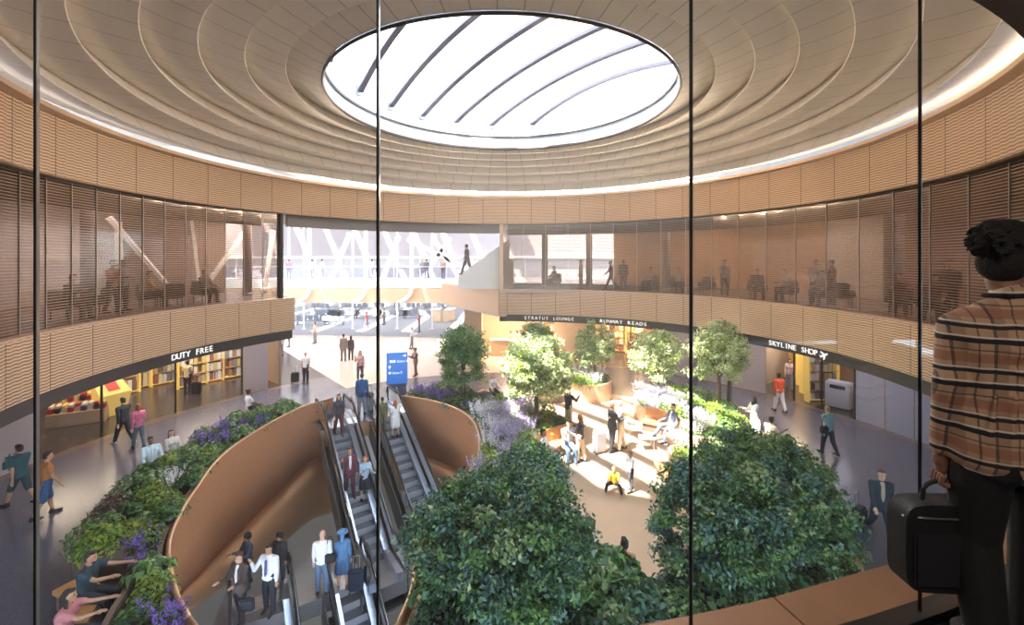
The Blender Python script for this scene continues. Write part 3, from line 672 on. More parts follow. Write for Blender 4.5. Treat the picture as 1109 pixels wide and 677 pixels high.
def leafmesh(name, pts, nrm, size, mats, wid=.5, mix=None, droop=.25, clump=None):
    """one folded six-point leaf per point"""
    n = len(pts); pts = np.asarray(pts, float); nrm = np.asarray(nrm, float)
    nrm /= np.linalg.norm(nrm, axis=1)[:, None]+1e-9
    ax = rng.normal(size=(n, 3)); ax -= nrm*(ax*nrm).sum(1)[:, None]; ax /= np.linalg.norm(ax, axis=1)[:, None]+1e-9
    sd = np.cross(nrm, ax); s = (size*rng.uniform(.65, 1.3, n))[:, None]
    base = pts; m1 = pts+ax*s*.5; tip = pts+ax*s-nrm*s*droop
    l = m1+sd*s*wid*.5+nrm*s*.08; r = m1-sd*s*wid*.5+nrm*s*.08
    v = np.stack([base, l, tip, r], 1).reshape(-1, 3)
    me = D.meshes.new(name); me.vertices.add(4*n); me.vertices.foreach_set('co', v.ravel())
    me.loops.add(4*n); me.loops.foreach_set('vertex_index', np.arange(4*n, dtype=np.int32))
    me.polygons.add(n); me.polygons.foreach_set('loop_start', np.arange(0, 4*n, 4, dtype=np.int32)); me.polygons.foreach_set('loop_total', np.full(n, 4, dtype=np.int32))
    for m in mats: me.materials.append(m)
    if len(mats) > 1: me.polygons.foreach_set('material_index', (rng.choice(len(mats), n, p=mix) if clump is None else np.where(rng.random(n) < .25, rng.choice(len(mats), n, p=mix), rng.choice(len(mats), int(clump.max())+1, p=mix)[clump])).astype(np.int32))
    me.update(); me.validate(); return me
def clumps(cen, rad, nb, per, br, up=.3, shell=.55, flat=1.0):
    """leaf points on many small lumps spread through an irregular crown"""
    P = []; N = []; B = []; K = []; cen = np.array(cen); rad = np.array(rad)
    lob = [rng.normal(size=3) for _ in range(9)]; lob = [q/np.linalg.norm(q) for q in lob]; amp = rng.uniform(-.34, .20, 9)
    for ci in range(nb):
        d = rng.normal(size=3); d /= np.linalg.norm(d); d[2] = d[2] if d[2] > -.6 else -d[2]*.4
        k = 1+sum(a*max(0, float(d @ q))**3 for a, q in zip(amp, lob))
        c = cen+d*rad*k*rng.uniform(shell, 1.04)**.8; B.append(c); n_ = int(per*rng.uniform(.45, 1.3)); r_ = br*rng.uniform(.55, 1.35); K.append(np.full(n_, ci))
        q = rng.normal(size=(n_, 3)); q /= np.linalg.norm(q, axis=1)[:, None]; rr = r_*rng.uniform(.1, 1.0, n_)[:, None]**.5
        P.append(c+q*rr*np.array([1, 1, .62*flat])); N.append(q*.5+np.array([0, 0, up+.4])+rng.normal(size=(n_, 3))*.5)
    for _ in range(nb):      # loose sprigs standing out of the crown
        d = rng.normal(size=3); d /= np.linalg.norm(d); d[2] = abs(d[2])*.8; c0 = cen+d*rad*.9; ln = br*rng.uniform(.5, 1.3); n_ = 26; K.append(np.full(n_, ci+1+_))
        t = rng.uniform(0, 1, n_)[:, None]; P.append(c0+d*ln*t+np.array([0, 0, .15])*t+rng.normal(size=(n_, 3))*.05); N.append(rng.normal(size=(n_, 3))*.6+np.array([0, 0, .6]))
    return np.concatenate(P), np.concatenate(N), B, np.concatenate(K)
def tree(x, y, z0, H, rad, cz, mats, mix, label, group, nb=50, per=260, br=.42, ls=.08, kind='tree', shell=.55, lean=(0, 0)):
    e = empty(kind, (x, y, z0), 0, label, 'tree', group)
    P, N, B, K = clumps((lean[0], lean[1], cz), rad, nb, per, br, shell=shell)
    link_obj('foliage', leafmesh('foliage', P, N, ls, mats, .55, mix, clump=K), None, e)
    q = MB(); top = Vector((lean[0]*.7, lean[1]*.7, cz+rad[2]*.3)); r0 = .035*H**.7+.02
    q.sweep(spline([(0, 0, 0), (.04, .02, cz*.4), tuple(top*.75), tuple(top)], 4), [r0*(1-.05*k) for k in range(13)], 7); q.build('trunk', BARK, e, smooth=True)
    for bb in B[:14]:
        s = top*R_.uniform(.45, .9); q = MB(); v = Vector(bb); mid = (s+v)/2+Vector((0, 0, .1)); q.sweep(spline([s, mid, v], 3), [r0*.45, r0*.4, r0*.35, r0*.3, r0*.22, r0*.16, r0*.1][:7], 5)
        q.build('branch', BARK, e, smooth=True)
    return e
def T(px, py, z): v = at(px, py, z); return v.x, v.y
tree(-.2, 7.75, .62, 3, (1.65, 1.75, 1.0), 1.25, [LD, LB, LG, LO], [.38, .34, .2, .08], 'large dark bushy tree in the near planter right of the escalators', 'large dark trees', nb=230, per=215, br=.27, ls=.092, shell=.5)
tree(.45, 10.5, .62, 3, (.85, 1.3, .75), .85, [LB, LD, LG], [.5, .3, .2], 'blue-green bushy tree behind the large dark tree, left of the sunlit floor', 'large dark trees', nb=110, per=190, br=.25, ls=.088, shell=.5)
tree(4.8, 8.6, .62, 4, (1.75, 1.5, 1.25), 1.1, [LD, LB, LG, LO], [.4, .25, .25, .1], 'large dark green tree at the right in front of the grey walkway', 'large dark trees', nb=230, per=215, br=.27, ls=.092, shell=.5)
tree(6.05, 10.5, .62, 4, (1.4, 1.6, 1.0), 1.0, [LG, LD, LB, LO], [.4, .25, .15, .2], 'large green tree catching sun behind the dark one at the right', 'large dark trees', nb=160, per=200, br=.27, ls=.09, shell=.5)
x, y = T(500, 439, .7); tree(x, y+.3, .62, 3.6, (1.05, 1.0, 1.8), 1.95, [LG, LO, LD], [.5, .3, .2], 'green rounded tree in the planter right of the blue sign', 'plaza trees', nb=122, per=192, br=.34, ls=.08)
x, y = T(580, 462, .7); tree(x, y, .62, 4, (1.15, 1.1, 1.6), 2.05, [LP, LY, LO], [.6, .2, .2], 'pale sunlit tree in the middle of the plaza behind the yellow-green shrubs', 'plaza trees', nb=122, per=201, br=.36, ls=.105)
tree(1.25, 22.2, .62, 4.2, (.7, .7, .85), 2.25, [LG, LD, LO], [.5, .3, .2], 'small dark-topped tree below the lounge sign, behind the pale middle tree', 'plaza trees', nb=70, per=144, br=.3, ls=.08)
tree(4.2, 22.0, .8, 3.6, (.85, .85, 1.3), 1.75, [LO, LP, LG], [.4, .3, .3], 'small tree in the round planter below the book shop sign', 'plaza trees', nb=87, per=161, br=.32, ls=.08)
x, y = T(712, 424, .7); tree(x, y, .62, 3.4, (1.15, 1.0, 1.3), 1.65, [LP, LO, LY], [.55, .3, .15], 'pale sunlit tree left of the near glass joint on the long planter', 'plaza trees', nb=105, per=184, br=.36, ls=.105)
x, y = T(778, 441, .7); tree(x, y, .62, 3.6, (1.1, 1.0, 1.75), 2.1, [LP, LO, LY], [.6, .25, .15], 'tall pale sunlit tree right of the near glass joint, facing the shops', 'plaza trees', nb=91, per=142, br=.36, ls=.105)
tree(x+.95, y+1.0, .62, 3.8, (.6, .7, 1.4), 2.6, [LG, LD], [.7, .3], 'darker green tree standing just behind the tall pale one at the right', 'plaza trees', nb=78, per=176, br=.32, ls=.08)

# plant prototypes: mesh data shared by all copies
def mound(n, r, h, size, mats, mix, wid=.55):
    q = rng.normal(size=(n, 3)); q /= np.linalg.norm(q, axis=1)[:, None]; q[:, 2] = abs(q[:, 2]); k = rng.uniform(.45, 1, n)[:, None]**.5
    return leafmesh('leaves', q*k*np.array([r, r, h]), q*.7+np.array([0, 0, .5])+rng.normal(size=(n, 3))*.35, size, mats, wid, mix)
def hosta(n, r, size, mats, mix):
    P = []; N = []
    a = rng.uniform(0, 2*PI, n); k = rng.uniform(.1, 1, n)
    P = np.stack([np.cos(a)*k*r, np.sin(a)*k*r, .12+.3*(1-k*.8)], 1); N = np.stack([np.cos(a)*k*.8, np.sin(a)*k*.8, np.ones(n)], 1)+rng.normal(size=(n, 3))*.2
    return leafmesh('leaves', P, N, size, mats, .62, mix, .35)
def spikes(ns, per, r, h, mats):
    P = []
    for _ in range(ns):
        a = rng.uniform(0, 2*PI); k = rng.uniform(0, 1)**.6*r; t = rng.uniform(0, 1, per)
        P.append(np.stack([np.cos(a)*k*(1+.3*t)+rng.normal(0, .018, per), np.sin(a)*k*(1+.3*t)+rng.normal(0, .018, per), h*(.45+.6*t)], 1))
    P = np.concatenate(P); return leafmesh('flowers', P, rng.normal(size=P.shape)+np.array([0, 0, .3]), .035, mats, .8)
PROTO = {
 'hosta': (('leaves', hosta(130, .36, .17, [LV, LG], [.5, .5])),),
 'broad_leaf_plant': (('leaves', hosta(120, .34, .15, [LG, LD], [.6, .4])),),
 'leafy_shrub': (('leaves', mound(420, .42, .42, .085, [LG, LO, LD], [.5, .2, .3])),),
 'dark_shrub': (('leaves', mound(460, .44, .40, .08, [LD, LB], [.5, .5])),),
 'yellow_green_shrub': (('leaves', mound(420, .42, .44, .09, [LY, LG], [.7, .3])),),
 'maroon_shrub': (('leaves', mound(380, .36, .28, .07, [LM, LD, LO], [.55, .25, .2])),),
 'purple_flowering_plant': (('leaves', mound(180, .32, .28, .08, [LG], None)), ('flowers', spikes(12, 26, .33, .38, [FP]))),
 'lilac_flowering_plant': (('leaves', mound(180, .34, .28, .08, [LO], None)), ('flowers', spikes(28, 34, .36, .5, [FL]))),
 'white_flowering_plant': (('leaves', mound(200, .34, .28, .08, [LO, LG], [.6, .4])), ('flowers', spikes(30, 30, .38, .48, [FW]))),
}
def plant(kind, x, y, z, s, label, group):
    e = empty(kind, (x, y, z), R_.uniform(0, 6.28), label, 'plant', group); e.scale = (s, s, s*R_.uniform(.85, 1.2))
    for nm, me in PROTO[kind]: link_obj(nm, me, None, e)
KN = {'hosta': 'variegated broad-leaved plant', 'broad_leaf_plant': 'broad dark-green leaved plant', 'leafy_shrub': 'small green leafy shrub', 'dark_shrub': 'dense dark green shrub', 'yellow_green_shrub': 'bright yellow-green shrub',
      'maroon_shrub': 'low maroon-leaved shrub', 'purple_flowering_plant': 'plant with purple flower spikes', 'lilac_flowering_plant': 'plant with pale lilac flowers', 'white_flowering_plant': 'plant with white flowers'}
def fill(poly, step, margin, where, choose, z=.62, s=1.0):
    for x, y in scatter(poly, step, margin, R_):
        k = choose(x, y)
        if k is None: continue
        plant(k, x, y, z, s*R_.uniform(.8, 1.2), KN[k]+' '+where, KN[k]+'s '+where)
def ch(*a): return R_.choice(a)
def chL(x, y):
    if 14.3 < y < 16.4: return 'purple_flowering_plant' if R_.random() < .6 else ch('leafy_shrub', 'hosta')
    if y > 16.4: return ch('leafy_shrub', 'leafy_shrub', 'yellow_green_shrub', 'hosta')
    if x < -9.6 and y < 12: return ch('maroon_shrub', 'leafy_shrub', 'maroon_shrub')
    if y < 7.6: return ch('purple_flowering_plant', 'broad_leaf_plant', 'hosta', 'purple_flowering_plant')
    if 8.6 < y < 9.8 and x > -8.2: return ch('purple_flowering_plant', 'hosta')
    return ch('hosta', 'yellow_green_shrub', 'broad_leaf_plant', 'leafy_shrub', 'hosta', 'white_flowering_plant' if R_.random() < .3 else 'hosta')
fill(PLL, .42, .16, 'in the long left planter beside the escalator well', chL, s=1.05)
def chR(x, y):
    if y < 12.3: return ch('dark_shrub', 'dark_shrub', 'broad_leaf_plant', 'leafy_shrub')
    if y > 18.2 or x < -1.3: return 'purple_flowering_plant' if x < -3.3 or R_.random() < .3 else ch('leafy_shrub', 'leafy_shrub', 'dark_shrub')
    if y > 15 and x > .7: return ch('yellow_green_shrub', 'yellow_green_shrub', 'leafy_shrub')
    return ch('white_flowering_plant', 'lilac_flowering_plant', 'lilac_flowering_plant', 'white_flowering_plant', 'yellow_green_shrub')
fill(PLR, .46, .22, 'in the planter round the right side of the well', chR, s=1.15)
fill([(1.0, 8.9), (1.9, 8.6), (2.45, 8.1), (2.45, 6.4), (1.2, 6.4)], .42, .05, 'in front of the person seated at the near plaza edge', lambda x, y: ch('dark_shrub', 'hosta', 'broad_leaf_plant'), s=1.5)
fill(PLB, .50, .25, 'under the big dark tree at the right', lambda x, y: ch('dark_shrub', 'broad_leaf_plant', 'leafy_shrub') if y < 12 else ch('yellow_green_shrub', 'white_flowering_plant', 'leafy_shrub'), s=1.2)
fill(PLC, .48, .22, 'in the long planter with the pale trees', lambda x, y: ch('white_flowering_plant', 'white_flowering_plant', 'lilac_flowering_plant', 'yellow_green_shrub') if x < 7.3 else ch('yellow_green_shrub', 'leafy_shrub'), s=1.1)
fill(PLD, .45, .25, 'in the round back planter', lambda x, y: ch('leafy_shrub', 'yellow_green_shrub', 'white_flowering_plant'), z=.8)
fill(PLE, .48, .2, 'in the low back planter', lambda x, y: ch('leafy_shrub', 'dark_shrub'), z=.62)

# ------------------------------------------------------------------ benches and small furniture
def bench(path, label, back=True, m=WOOD, side=1, grp=None):
    c = Vector((*path[0], 0)); e = empty('bench', tuple(c), 0, label, 'bench', grp)
    pts = [Vector((p[0], p[1], 0))-c for p in smooth2(path, 5)]
    q = MB(); q.sweep(pts, 0, prof=[(-.24, .36), (.24, .36), (.24, .44), (-.24, .44)]); q.build('seat', m, e, auto=40)
    q = MB(); q.sweep(pts, 0, prof=[(-.18, .02), (.18, .02), (.18, .36), (-.18, .36)]); q.build('base', DKPL, e, auto=40)
    if back: q = MB(); q.sweep(pts, 0, prof=sorted([(side*.22, .46), (side*.27, .46), (side*.33, .86), (side*.28, .86)], key=lambda p: 0)); q.build('backrest', m, e, auto=40)
    return e
bench([(1.0, 14.55), (1.35, 15.2), (1.95, 15.7), (2.6, 15.85)], 'curved wooden bench in the sunlit recess of the middle planter', side=-1)
bench([(5.4, 17.7), (5.95, 17.3), (6.15, 16.7), (5.95, 16.0)], 'wooden bench in the recess of the long planter with the suited man', side=-1)
bench([(4.85, 14.0), (4.85, 13.2), (4.8, 12.5)], 'wooden bench against the low planter beside the sunlit floor', side=-1, back=False)
bench([(1.4, 20.9), (2.2, 21.1), (2.75, 21.3)], 'wooden bench at the left of the round back planter', side=-1)
bench([(-9.0, 8.75), (-8.35, 8.45), (-7.95, 7.8), (-7.6, 7.0)], 'dark bench under the left planter where two people sit gesturing', side=-1, back=False)
bench([(8.55, 14.9), (9.2, 15.5), (9.7, 16.4)], 'dark bench on the walkway side of the long planter', side=-1, back=False, m=DKPL)
bench([(-1.6, 21.6), (-.8, 21.2), (-.2, 20.6)], 'wooden bench behind the green rounded tree', back=False)
def stool(x, y, label):
    e = empty('side_table', (x, y, .02), 0, label, 'table', 'small side tables on the plaza')
    q = MB(); q.box((0, 0, .44), (.5, .4, .03), bev=.01); q.build('table_top', mat('table_top_pale', (.7, .66, .6), .4), e)
    for i in (-1, 1):
        for j in (-1, 1): q = MB(); q.sweep([(i*.22, j*.17, 0), (i*.22, j*.17, .43)], .012, 6); q.build('leg', STEEL, e)
stool(*T(686, 471, 0), 'small metal-legged side table left of the seated suited man'); stool(*T(700, 487, 0), 'small metal-legged side table in front of the suited man')

# blue wayfinding sign
def text(parent, name, s, loc, size, rot, m, ext=.008, sx=1):
    cu = D.curves.new(name, 'FONT'); cu.body = s; cu.size = size; cu.extrude = ext; cu.align_x = 'CENTER'; cu.align_y = 'CENTER'
    o = D.objects.new('tmp', cu); C.objects.link(o); bpy.context.view_layer.update()
    me = D.meshes.new_from_object(o.evaluated_get(bpy.context.evaluated_depsgraph_get())); me.name = name; D.objects.remove(o)
    me.materials.clear(); me.materials.append(m); q = D.objects.new(name, me); C.objects.link(q); q.parent = parent; q.location = loc; q.rotation_euler = rot; q.scale = (sx, 1, 1)
    return q
BLUE = mat('sign_blue', (.03, .13, .42), .4, emit=(.05, .2, .65), estr=.35)
e = empty('wayfinding_sign', (-5.75, 21.6, 0), .25, 'blue backlit direction sign with white arrows behind the purple flowers', 'sign')
q = MB(); q.box((0, 0, 1.55), (1.02, .12, 1.55), bev=.01); q.build('panel', BLUE, e)
q = MB(); q.box((0, 0, .4), (.9, .10, .8)); q.build('base', mat('sign_base', (.1, .12, .2), .4), e)
def arrow(parent, x, z, s, up):
    q = MB(); pts = [(-.5, -.09), (.05, -.09), (.05, -.4), (.5, 0), (.05, .4), (.05, .09), (-.5, .09)]
    if up: pts = [(-b_, a) for a, b_ in pts]
    v = [(x+a*s, -.066, z+b_*s) for a, b_ in pts]+[(x+a*s, -.06, z+b_*s) for a, b_ in pts]; k = len(pts)
    q.add(v, [tuple(range(k)), tuple(range(k, 2*k))[::-1]]+[(i, (i+1) % k, k+(i+1) % k, k+i) for i in range(k)]); q.build('arrow', SIGNW, parent)
arrow(e, .36, 2.17, .2, False); arrow(e, -.36, 1.62, .2, True)
text(e, 'lettering', '\u25A0\u25A0 Gates B', (.08, -.068, 1.9), .17, (PI/2, 0, 0), SIGNW); text(e, 'lettering', '\u25A0 Gates C', (-.08, -.068, 1.33), .15, (PI/2, 0, 0), SIGNW)

# shop fascia lettering, one letter at a time so it follows the curve
def shopsign(s, px0, px1, size, label, bold=False):
    R = 11.385; a0 = th_at(px0, R); a1 = th_at(px1, R); x, y = ring(R, (a0+a1)/2)
    e = empty('shop_sign', (x, y, 3.625), 0, label, 'sign', 'shop names on the dark band')
    n_ = len(s)
    for i, c in enumerate(s):
        if c == ' ': continue
        a = a0+(a1-a0)*(i+.5)/n_; lx, ly = ring(R, a)
        if c == '*':
            q = MB(); M = Matrix.Rotation(-a, 3, 'Z')
            T3 = M @ Matrix.Rotation(-.5, 3, 'Y'); c0 = Vector((lx-x, ly-y, 0)); q.ball(c0, (.17, .02, .04), 12, 8, M=T3); q.add([T3 @ Vector(p)+c0 for p in ((.05, -.01, 0), (-.06, -.01, .16), (-.11, -.01, .16), (-.03, -.01, 0), (-.11, -.01, -.13), (-.06, -.01, -.13), (.05, .01, 0), (-.06, .01, .16), (-.11, .01, .16), (-.03, .01, 0), (-.11, .01, -.13), (-.06, .01, -.13))], [(0, 1, 2, 3), (0, 3, 4, 5), (9, 8, 7, 6), (11, 10, 9, 6)]); q.add([T3 @ Vector(p)+c0 for p in ((-.11, -.01, 0), (-.2, -.01, .09), (-.17, -.01, 0), (-.2, -.01, -.06))], [(0, 1, 2, 3)])
            q.build('emblem', SIGNW, e); continue
        if c == '~':
            q = MB(); pts = [(0, -.12), (.12, .0), (.1, .1), (.04, .11), (0, .06), (-.04, .11), (-.1, .1), (-.12, 0)]; M = Matrix.Rotation(-a, 3, 'Z')
            k = len(pts); v = [M @ Vector((u, -.01, w_))+Vector((lx-x, ly-y, 0)) for u, w_ in pts]+[M @ Vector((u, .01, w_))+Vector((lx-x, ly-y, 0)) for u, w_ in pts]
            q.add(v, [tuple(range(k)), tuple(range(k, 2*k))[::-1]]+[(i_, (i_+1) % k, k+(i_+1) % k, k+i_) for i_ in range(k)]); q.build('heart_letter', SIGNW, e); continue
        text(e, 'letter_'+c.lower(), c, (lx-x, ly-y, 0), size, (PI/2, 0, -a), SIGNW, .012 if not bold else .02, 1.12 if bold else 1.0)
shopsign('DUTY FREE', 186, 231, .29, 'white DUTY FREE lettering on the dark band at the left')
shopsign('STRATUS LOUNGE', 567, 622, .24, 'white STRATUS LOUNGE lettering on the dark band at the back')
shopsign('RUNWAY READS', 649, 701, .25, 'white book shop name in bold serif letters right of the lounge sign', True)
shopsign('SKYLINE SHOP *', 832, 895, .28, 'white SKYLINE SHOP lettering with small emblem on the dark band at the right')
# ------------------------------------------------------------------ shopfronts (ground floor ring) and their interiors
RS = 16.2
PALEW = mat('shopfront_pale_blue_panel', (.26, .27, .35), .35, noise=.05); WARMW = mat('lit_peach_wall', (.62, .45, .30), .6); MAUW = mat('mauve_wall', (.34, .29, .30), .5)
DWALL = mat('shop_wall_amber', (.52, .33, .13), .6, noise=.15, nscale=2); DWALLB = mat('shop_wall_brown', (.25, .17, .13), .6)
def sfw(nm, p0, p1, m, R=RS, z1=3.83, th=.15):
    return struct(arcslab(nm, R, R+th, 0, z1, th_at(p0, R) if p0 > -900 else p0+1000, th_at(p1, R) if p1 > -900 else p1+1000, m, 16))
struct(arcslab('wall_shopfront_left', RS, RS+.15, 0, 3.83, aL0, th_at(42, RS), MAUW, 16))
sfw('wall_pier_left', 264, 290, MAUW)
sfw('wall_pier_back', 503, 520, WARMW, R=15.4); sfw('wall_lounge', 600, 641, WARMW, R=19.2); sfw('wall_pier_books', 724, 829, MAUW)
struct(arcslab('wall_shopfront_right', RS, RS+.15, 0, 3.83, th_at(926, RS), aR1, PALEW, 24))
for p0, p1, R, m in ((42, 110, RS, SGLASS), (110, 190, RS, SGLASS), (190, 262, RS, SGLASS), (829, 860, RS, SGLASS), (860, 890, RS, SGLASS), (890, 926, RS, SGLASS), (643, 683, RS, SGLASS), (683, 723, RS, SGLASS)):
    o = struct(arcslab('window_%d' % wn, R, R+.02, .02, 3.8, th_at(p0, R), th_at(p1, R)-.001, m, 5)); wn += 1
    q = MB(); x, y = ring(R, th_at(p1, R)); q.box((x, y, 1.92), (.06, .06, 3.8), rz=-th_at(p1, R)); q.build('mullion', DARK, o)
for px in (958, 990, 1020): x, y = ring(RS-.01, th_at(px, RS)); b = MB(); b.box((x, y, 1.9), (.03, .03, 3.8), rz=-th_at(px, RS)); struct(b.build('trim_%d' % (22+px % 7), MULM))
# outer back walls of the shops
struct(arcslab('wall_shop_left', 23, 23.2, 0, 3.83, aL0, th_at(268, 23), DWALLB, 40)); struct(arcslab('wall_shop_right', 21.6, 21.8, 0, 3.83, th_at(596, 21.6), th_at(760, 21.6), DWALL, 30))
struct(arcslab('wall_shop_far_right', 22.5, 22.7, 0, 3.83, th_at(760, 22.5), aR1, DWALLB, 40))
struct(arcslab('wall_shop_right_amber', 20.8, 21.0, 0, 3.83, th_at(829, 20.8), th_at(866, 20.8), DWALL, 10))
def side(nm, px, R0, R1, m, z1=3.83, RR=None):
    th = th_at(px, RR or R0); a = Vector((*ring(R0, th), 0)); b_ = Vector((*ring(R1, th), 0)); wallseg(a, b_, 0, z1, .15, m, nm)
side('wall_party_a', 275, RS+.4, 23, DWALLB, RR=20.4); side('wall_party_b', 814, RS+.2, 22.4, MAUW); side('wall_party_c', 926, RS+.2, 22.4, MAUW); side('wall_party_d', 724, RS+.2, 21.5, DWALL); side('wall_party_e', 642, 17.9, 21.5, DWALL)
for th, R, pw, c in ((th_at(80, 19), 19.5, 80, (1, .78, .48)), (th_at(150, 19), 19.5, 90, (1, .8, .5)), (th_at(225, 18.5), 19.2, 110, (1, .85, .6)), (th_at(560, 17), 18, 420, (1, .80, .58)), (th_at(685, 18), 18.6, 420, (1, .70, .34)), (th_at(858, 18), 18.4, 170, (1, .76, .42)), (th_at(908, 18), 18, 25, (.8, .85, 1))):
    x, y = ring(R, th); area('shop_light', (x, y, 3.62), 2.2, pw, c)

# bookcases with books
YEL = mat('yellow_shelf_frame_glow', (.80, .56, .14), .5, emit=(1, .65, .15), estr=.25); SHW = mat('shelf_board_oak', (.55, .38, .2), .5)  # faint glow put into the frame colour, no lamp there
def colmat(name, cols, rough=.6):
    m = D.materials.new(name); m.use_nodes = True; nt = m.node_tree; b = nt.nodes['Principled BSDF']; oi = nt.nodes.new('ShaderNodeObjectInfo'); r = nt.nodes.new('ShaderNodeValToRGB'); r.color_ramp.interpolation = 'CONSTANT'
    while len(r.color_ramp.elements) < len(cols): r.color_ramp.elements.new(.5)
    for i, c in enumerate(cols): r.color_ramp.elements[i].position = i/len(cols); r.color_ramp.elements[i].color = (*c, 1)
    lnk(nt, oi.outputs['Random'], r.inputs[0]); lnk(nt, r.outputs[0], b.inputs['Base Color']); b.inputs['Roughness'].default_value = rough; return m
BOOKM = colmat('book_covers', [(.75, .7, .6), (.5, .3, .15), (.7, .55, .2), (.8, .78, .75), (.35, .12, .08), (.3, .3, .32), (.85, .75, .5), (.2, .12, .08)])
BOXM = colmat('gift_box_covers', [(.45, .02, .03), (.8, .78, .72), (.04, .03, .03), (.85, .65, .15), (.5, .03, .05), (.7, .6, .45), (.75, .7, .3)])
bookme = MB().box((0, 0, .5), (1, 1, 1)).build('book', BOOKM).data; D.objects.remove(D.objects['book'])
boxme = MB().box((0, 0, .5), (1, 1, 1), bev=.04).build('gift_box', BOXM).data; D.objects.remove(D.objects['gift_box'])
def bookcase(x, y, rz, W, H, nsh, label, bays=1, dep=.32, per=0, bl='', bg_='', frame=YEL, z0=0):
    e = empty('bookcase', (x, y, z0), rz, label, 'bookcase'); M = Matrix.Rotation(rz, 3, 'Z')
    for i in range(bays+1): q = MB(); q.box((-W/2+W*i/bays, 0, H/2), (.07, dep, H)); q.build('upright', frame, e)
    for k in range(nsh+1): q = MB(); q.box((0, 0, .12+(H-.14)*k/nsh), (W-.06, dep, .035)); q.build('shelf', frame if k in (0, nsh) else SHW, e)
    q = MB(); q.box((0, dep/2, H/2), (W, .02, H)); q.build('back_panel', SHW, e)
    for k in range(nsh):
        z = .14+(H-.14)*k/nsh
        for i in range(per):
            if R_.random() < .08: continue
            o = D.objects.new('book', bookme); C.objects.link(o); h = R_.uniform(.6, .82)*(H/nsh); wd = (W-.2)/per
            p = M @ Vector((-W/2+.1+wd*(i+.5), -.03, 0))+Vector((x, y, z0+z)); o.location = p; o.rotation_euler = (0, 0, rz); o.scale = (wd*.82, .2, h); tag(o, bl, 'book', bg_)
def rc(px, R, dR=0): th = th_at(px, R); x, y = ring(R+dR, th); return x, y, -th
x, y, r = rc(217.5, 20.2); bookcase(x, y, r, 2.2, 2.9, 5, 'left bay of the tall yellow-framed bookcase under the DUTY FREE sign', 1, per=10, bl='book in the left tall yellow bookcase of the duty free shop', bg_='books in the left tall duty free bookcase')
x, y, r = rc(247, 20.2); bookcase(x, y, r, 2.2, 2.9, 5, 'right bay of the tall yellow-framed bookcase, nearest the pier', 1, per=10, bl='book in the right tall yellow bookcase of the duty free shop', bg_='books in the right tall duty free bookcase')
x, y, r = rc(182, 22.0); bookcase(x, y, r, 1.6, 1.9, 3, 'low yellow-framed shelf left of the tall bookcases', 1, per=7, bl='book in the low yellow shelf left of the tall bookcases', bg_='books in the low yellow shelf')
x, y, r = rc(156, 22.2); bookcase(x, y, r, 2.4, 1.7, 2, 'long low yellow-framed shelf in the middle of the duty free shop', 1, per=9, bl='item standing on the long low yellow shelf', bg_='items on the long low yellow shelf')
x, y, r = rc(131, 21.6); bookcase(x, y, r, 1.5, 1.7, 2, 'short yellow shelf beside the tiered gift display', 1, per=6, bl='item on the short yellow shelf beside the gift display', bg_='items on the short yellow shelf')
x, y, r = rc(697, 20.4); bookcase(x, y, r-.25, 2.7, 3.1, 6, 'orange-lit bookcase seen above the pale tree, right part of the book shop', 2, per=8, bl='book in the orange-lit bookcase at the right of the book shop', bg_='books in the right orange bookcase')
x, y, r = rc(668, 20.9); bookcase(x, y, r, 1.9, 3.1, 6, 'bookcase at the left part of the book shop behind the small tree', 1, per=5, bl='book in the left bookcase of the book shop', bg_='books in the left book shop case')
x, y, r = rc(597, 20.9); bookcase(x, y, r, 1.3, 2.6, 4, 'white shelf at the right end of the lounge below its sign', 1, per=5, bl='book in the white lounge shelf', bg_='books in the lounge shelf', frame=WHITE)
th = th_at(876, 18.6)
for k, (R, px) in enumerate(((17.4, 890), (18.6, 883), (20.0, 878))):
    x, y = ring(R, th_at(px, R)); bookcase(x, y, -th_at(px, R)+1.15, 1.5, 2.9, 6, ('nearest', 'middle', 'farthest')[k]+' section of the slanting yellow-framed shelf in the SKYLINE SHOP', 1, per=6,
        bl='item on the %s section of the slanting shelf in the right shop' % ('nearest', 'middle', 'farthest')[k], bg_='items on the %s slanting shelf' % ('nearest', 'middle', 'farthest')[k])
# tiered gift display in duty free
p0 = at(48, 466, 0); p1 = at(113, 457, 0); dv = (p1-p0); L = dv.length; rz = math.atan2(dv.y, dv.x); mid = (p0+p1)/2
e = empty('gift_display', tuple(mid), rz, 'tiered pale wooden display stacked with gift boxes inside the duty free shop', 'display stand')
OAK = mat('display_oak', (.62, .42, .22), .5, noise=.1); M = Matrix.Rotation(rz, 3, 'Z')
for k in range(4):
    q = MB(); q.box((0, .35+k*.6, (.55+.28*k)/2), (L, .6, .55+.28*k), bev=.01); q.build('tier', OAK, e)
    wd = L/9
    for i in range(9):
        for j in range(2 if k < 3 else 1):
            o = D.objects.new('gift_box', boxme); C.objects.link(o); o.scale = (wd*R_.uniform(.55, .85), .36, R_.uniform(.1, .2) if k < 3 else R_.uniform(.2, .42))
            p = M @ Vector((-L/2+wd*(i+.5), .35+k*.6, .551+.28*k))+mid; o.location = (p.x, p.y, p.z+(j*.201)); 
            if j: o.scale[0] *= .8; o.scale[2] = .11
            else: o.scale[2] = .2 if k < 3 else o.scale[2]
            o.rotation_euler = (0, 0, rz); tn = ('lowest', 'second', 'third', 'top')[k]; tag(o, 'gift box on the %s tier of the pale wooden display' % tn, 'box', 'gift boxes on the %s tier' % tn)
x, y, r = rc(118, 18.8)
e = empty('promotional_stand', (x, y, 0), r, 'yellow slanted stand with a red panel right of the gift display', 'display stand')
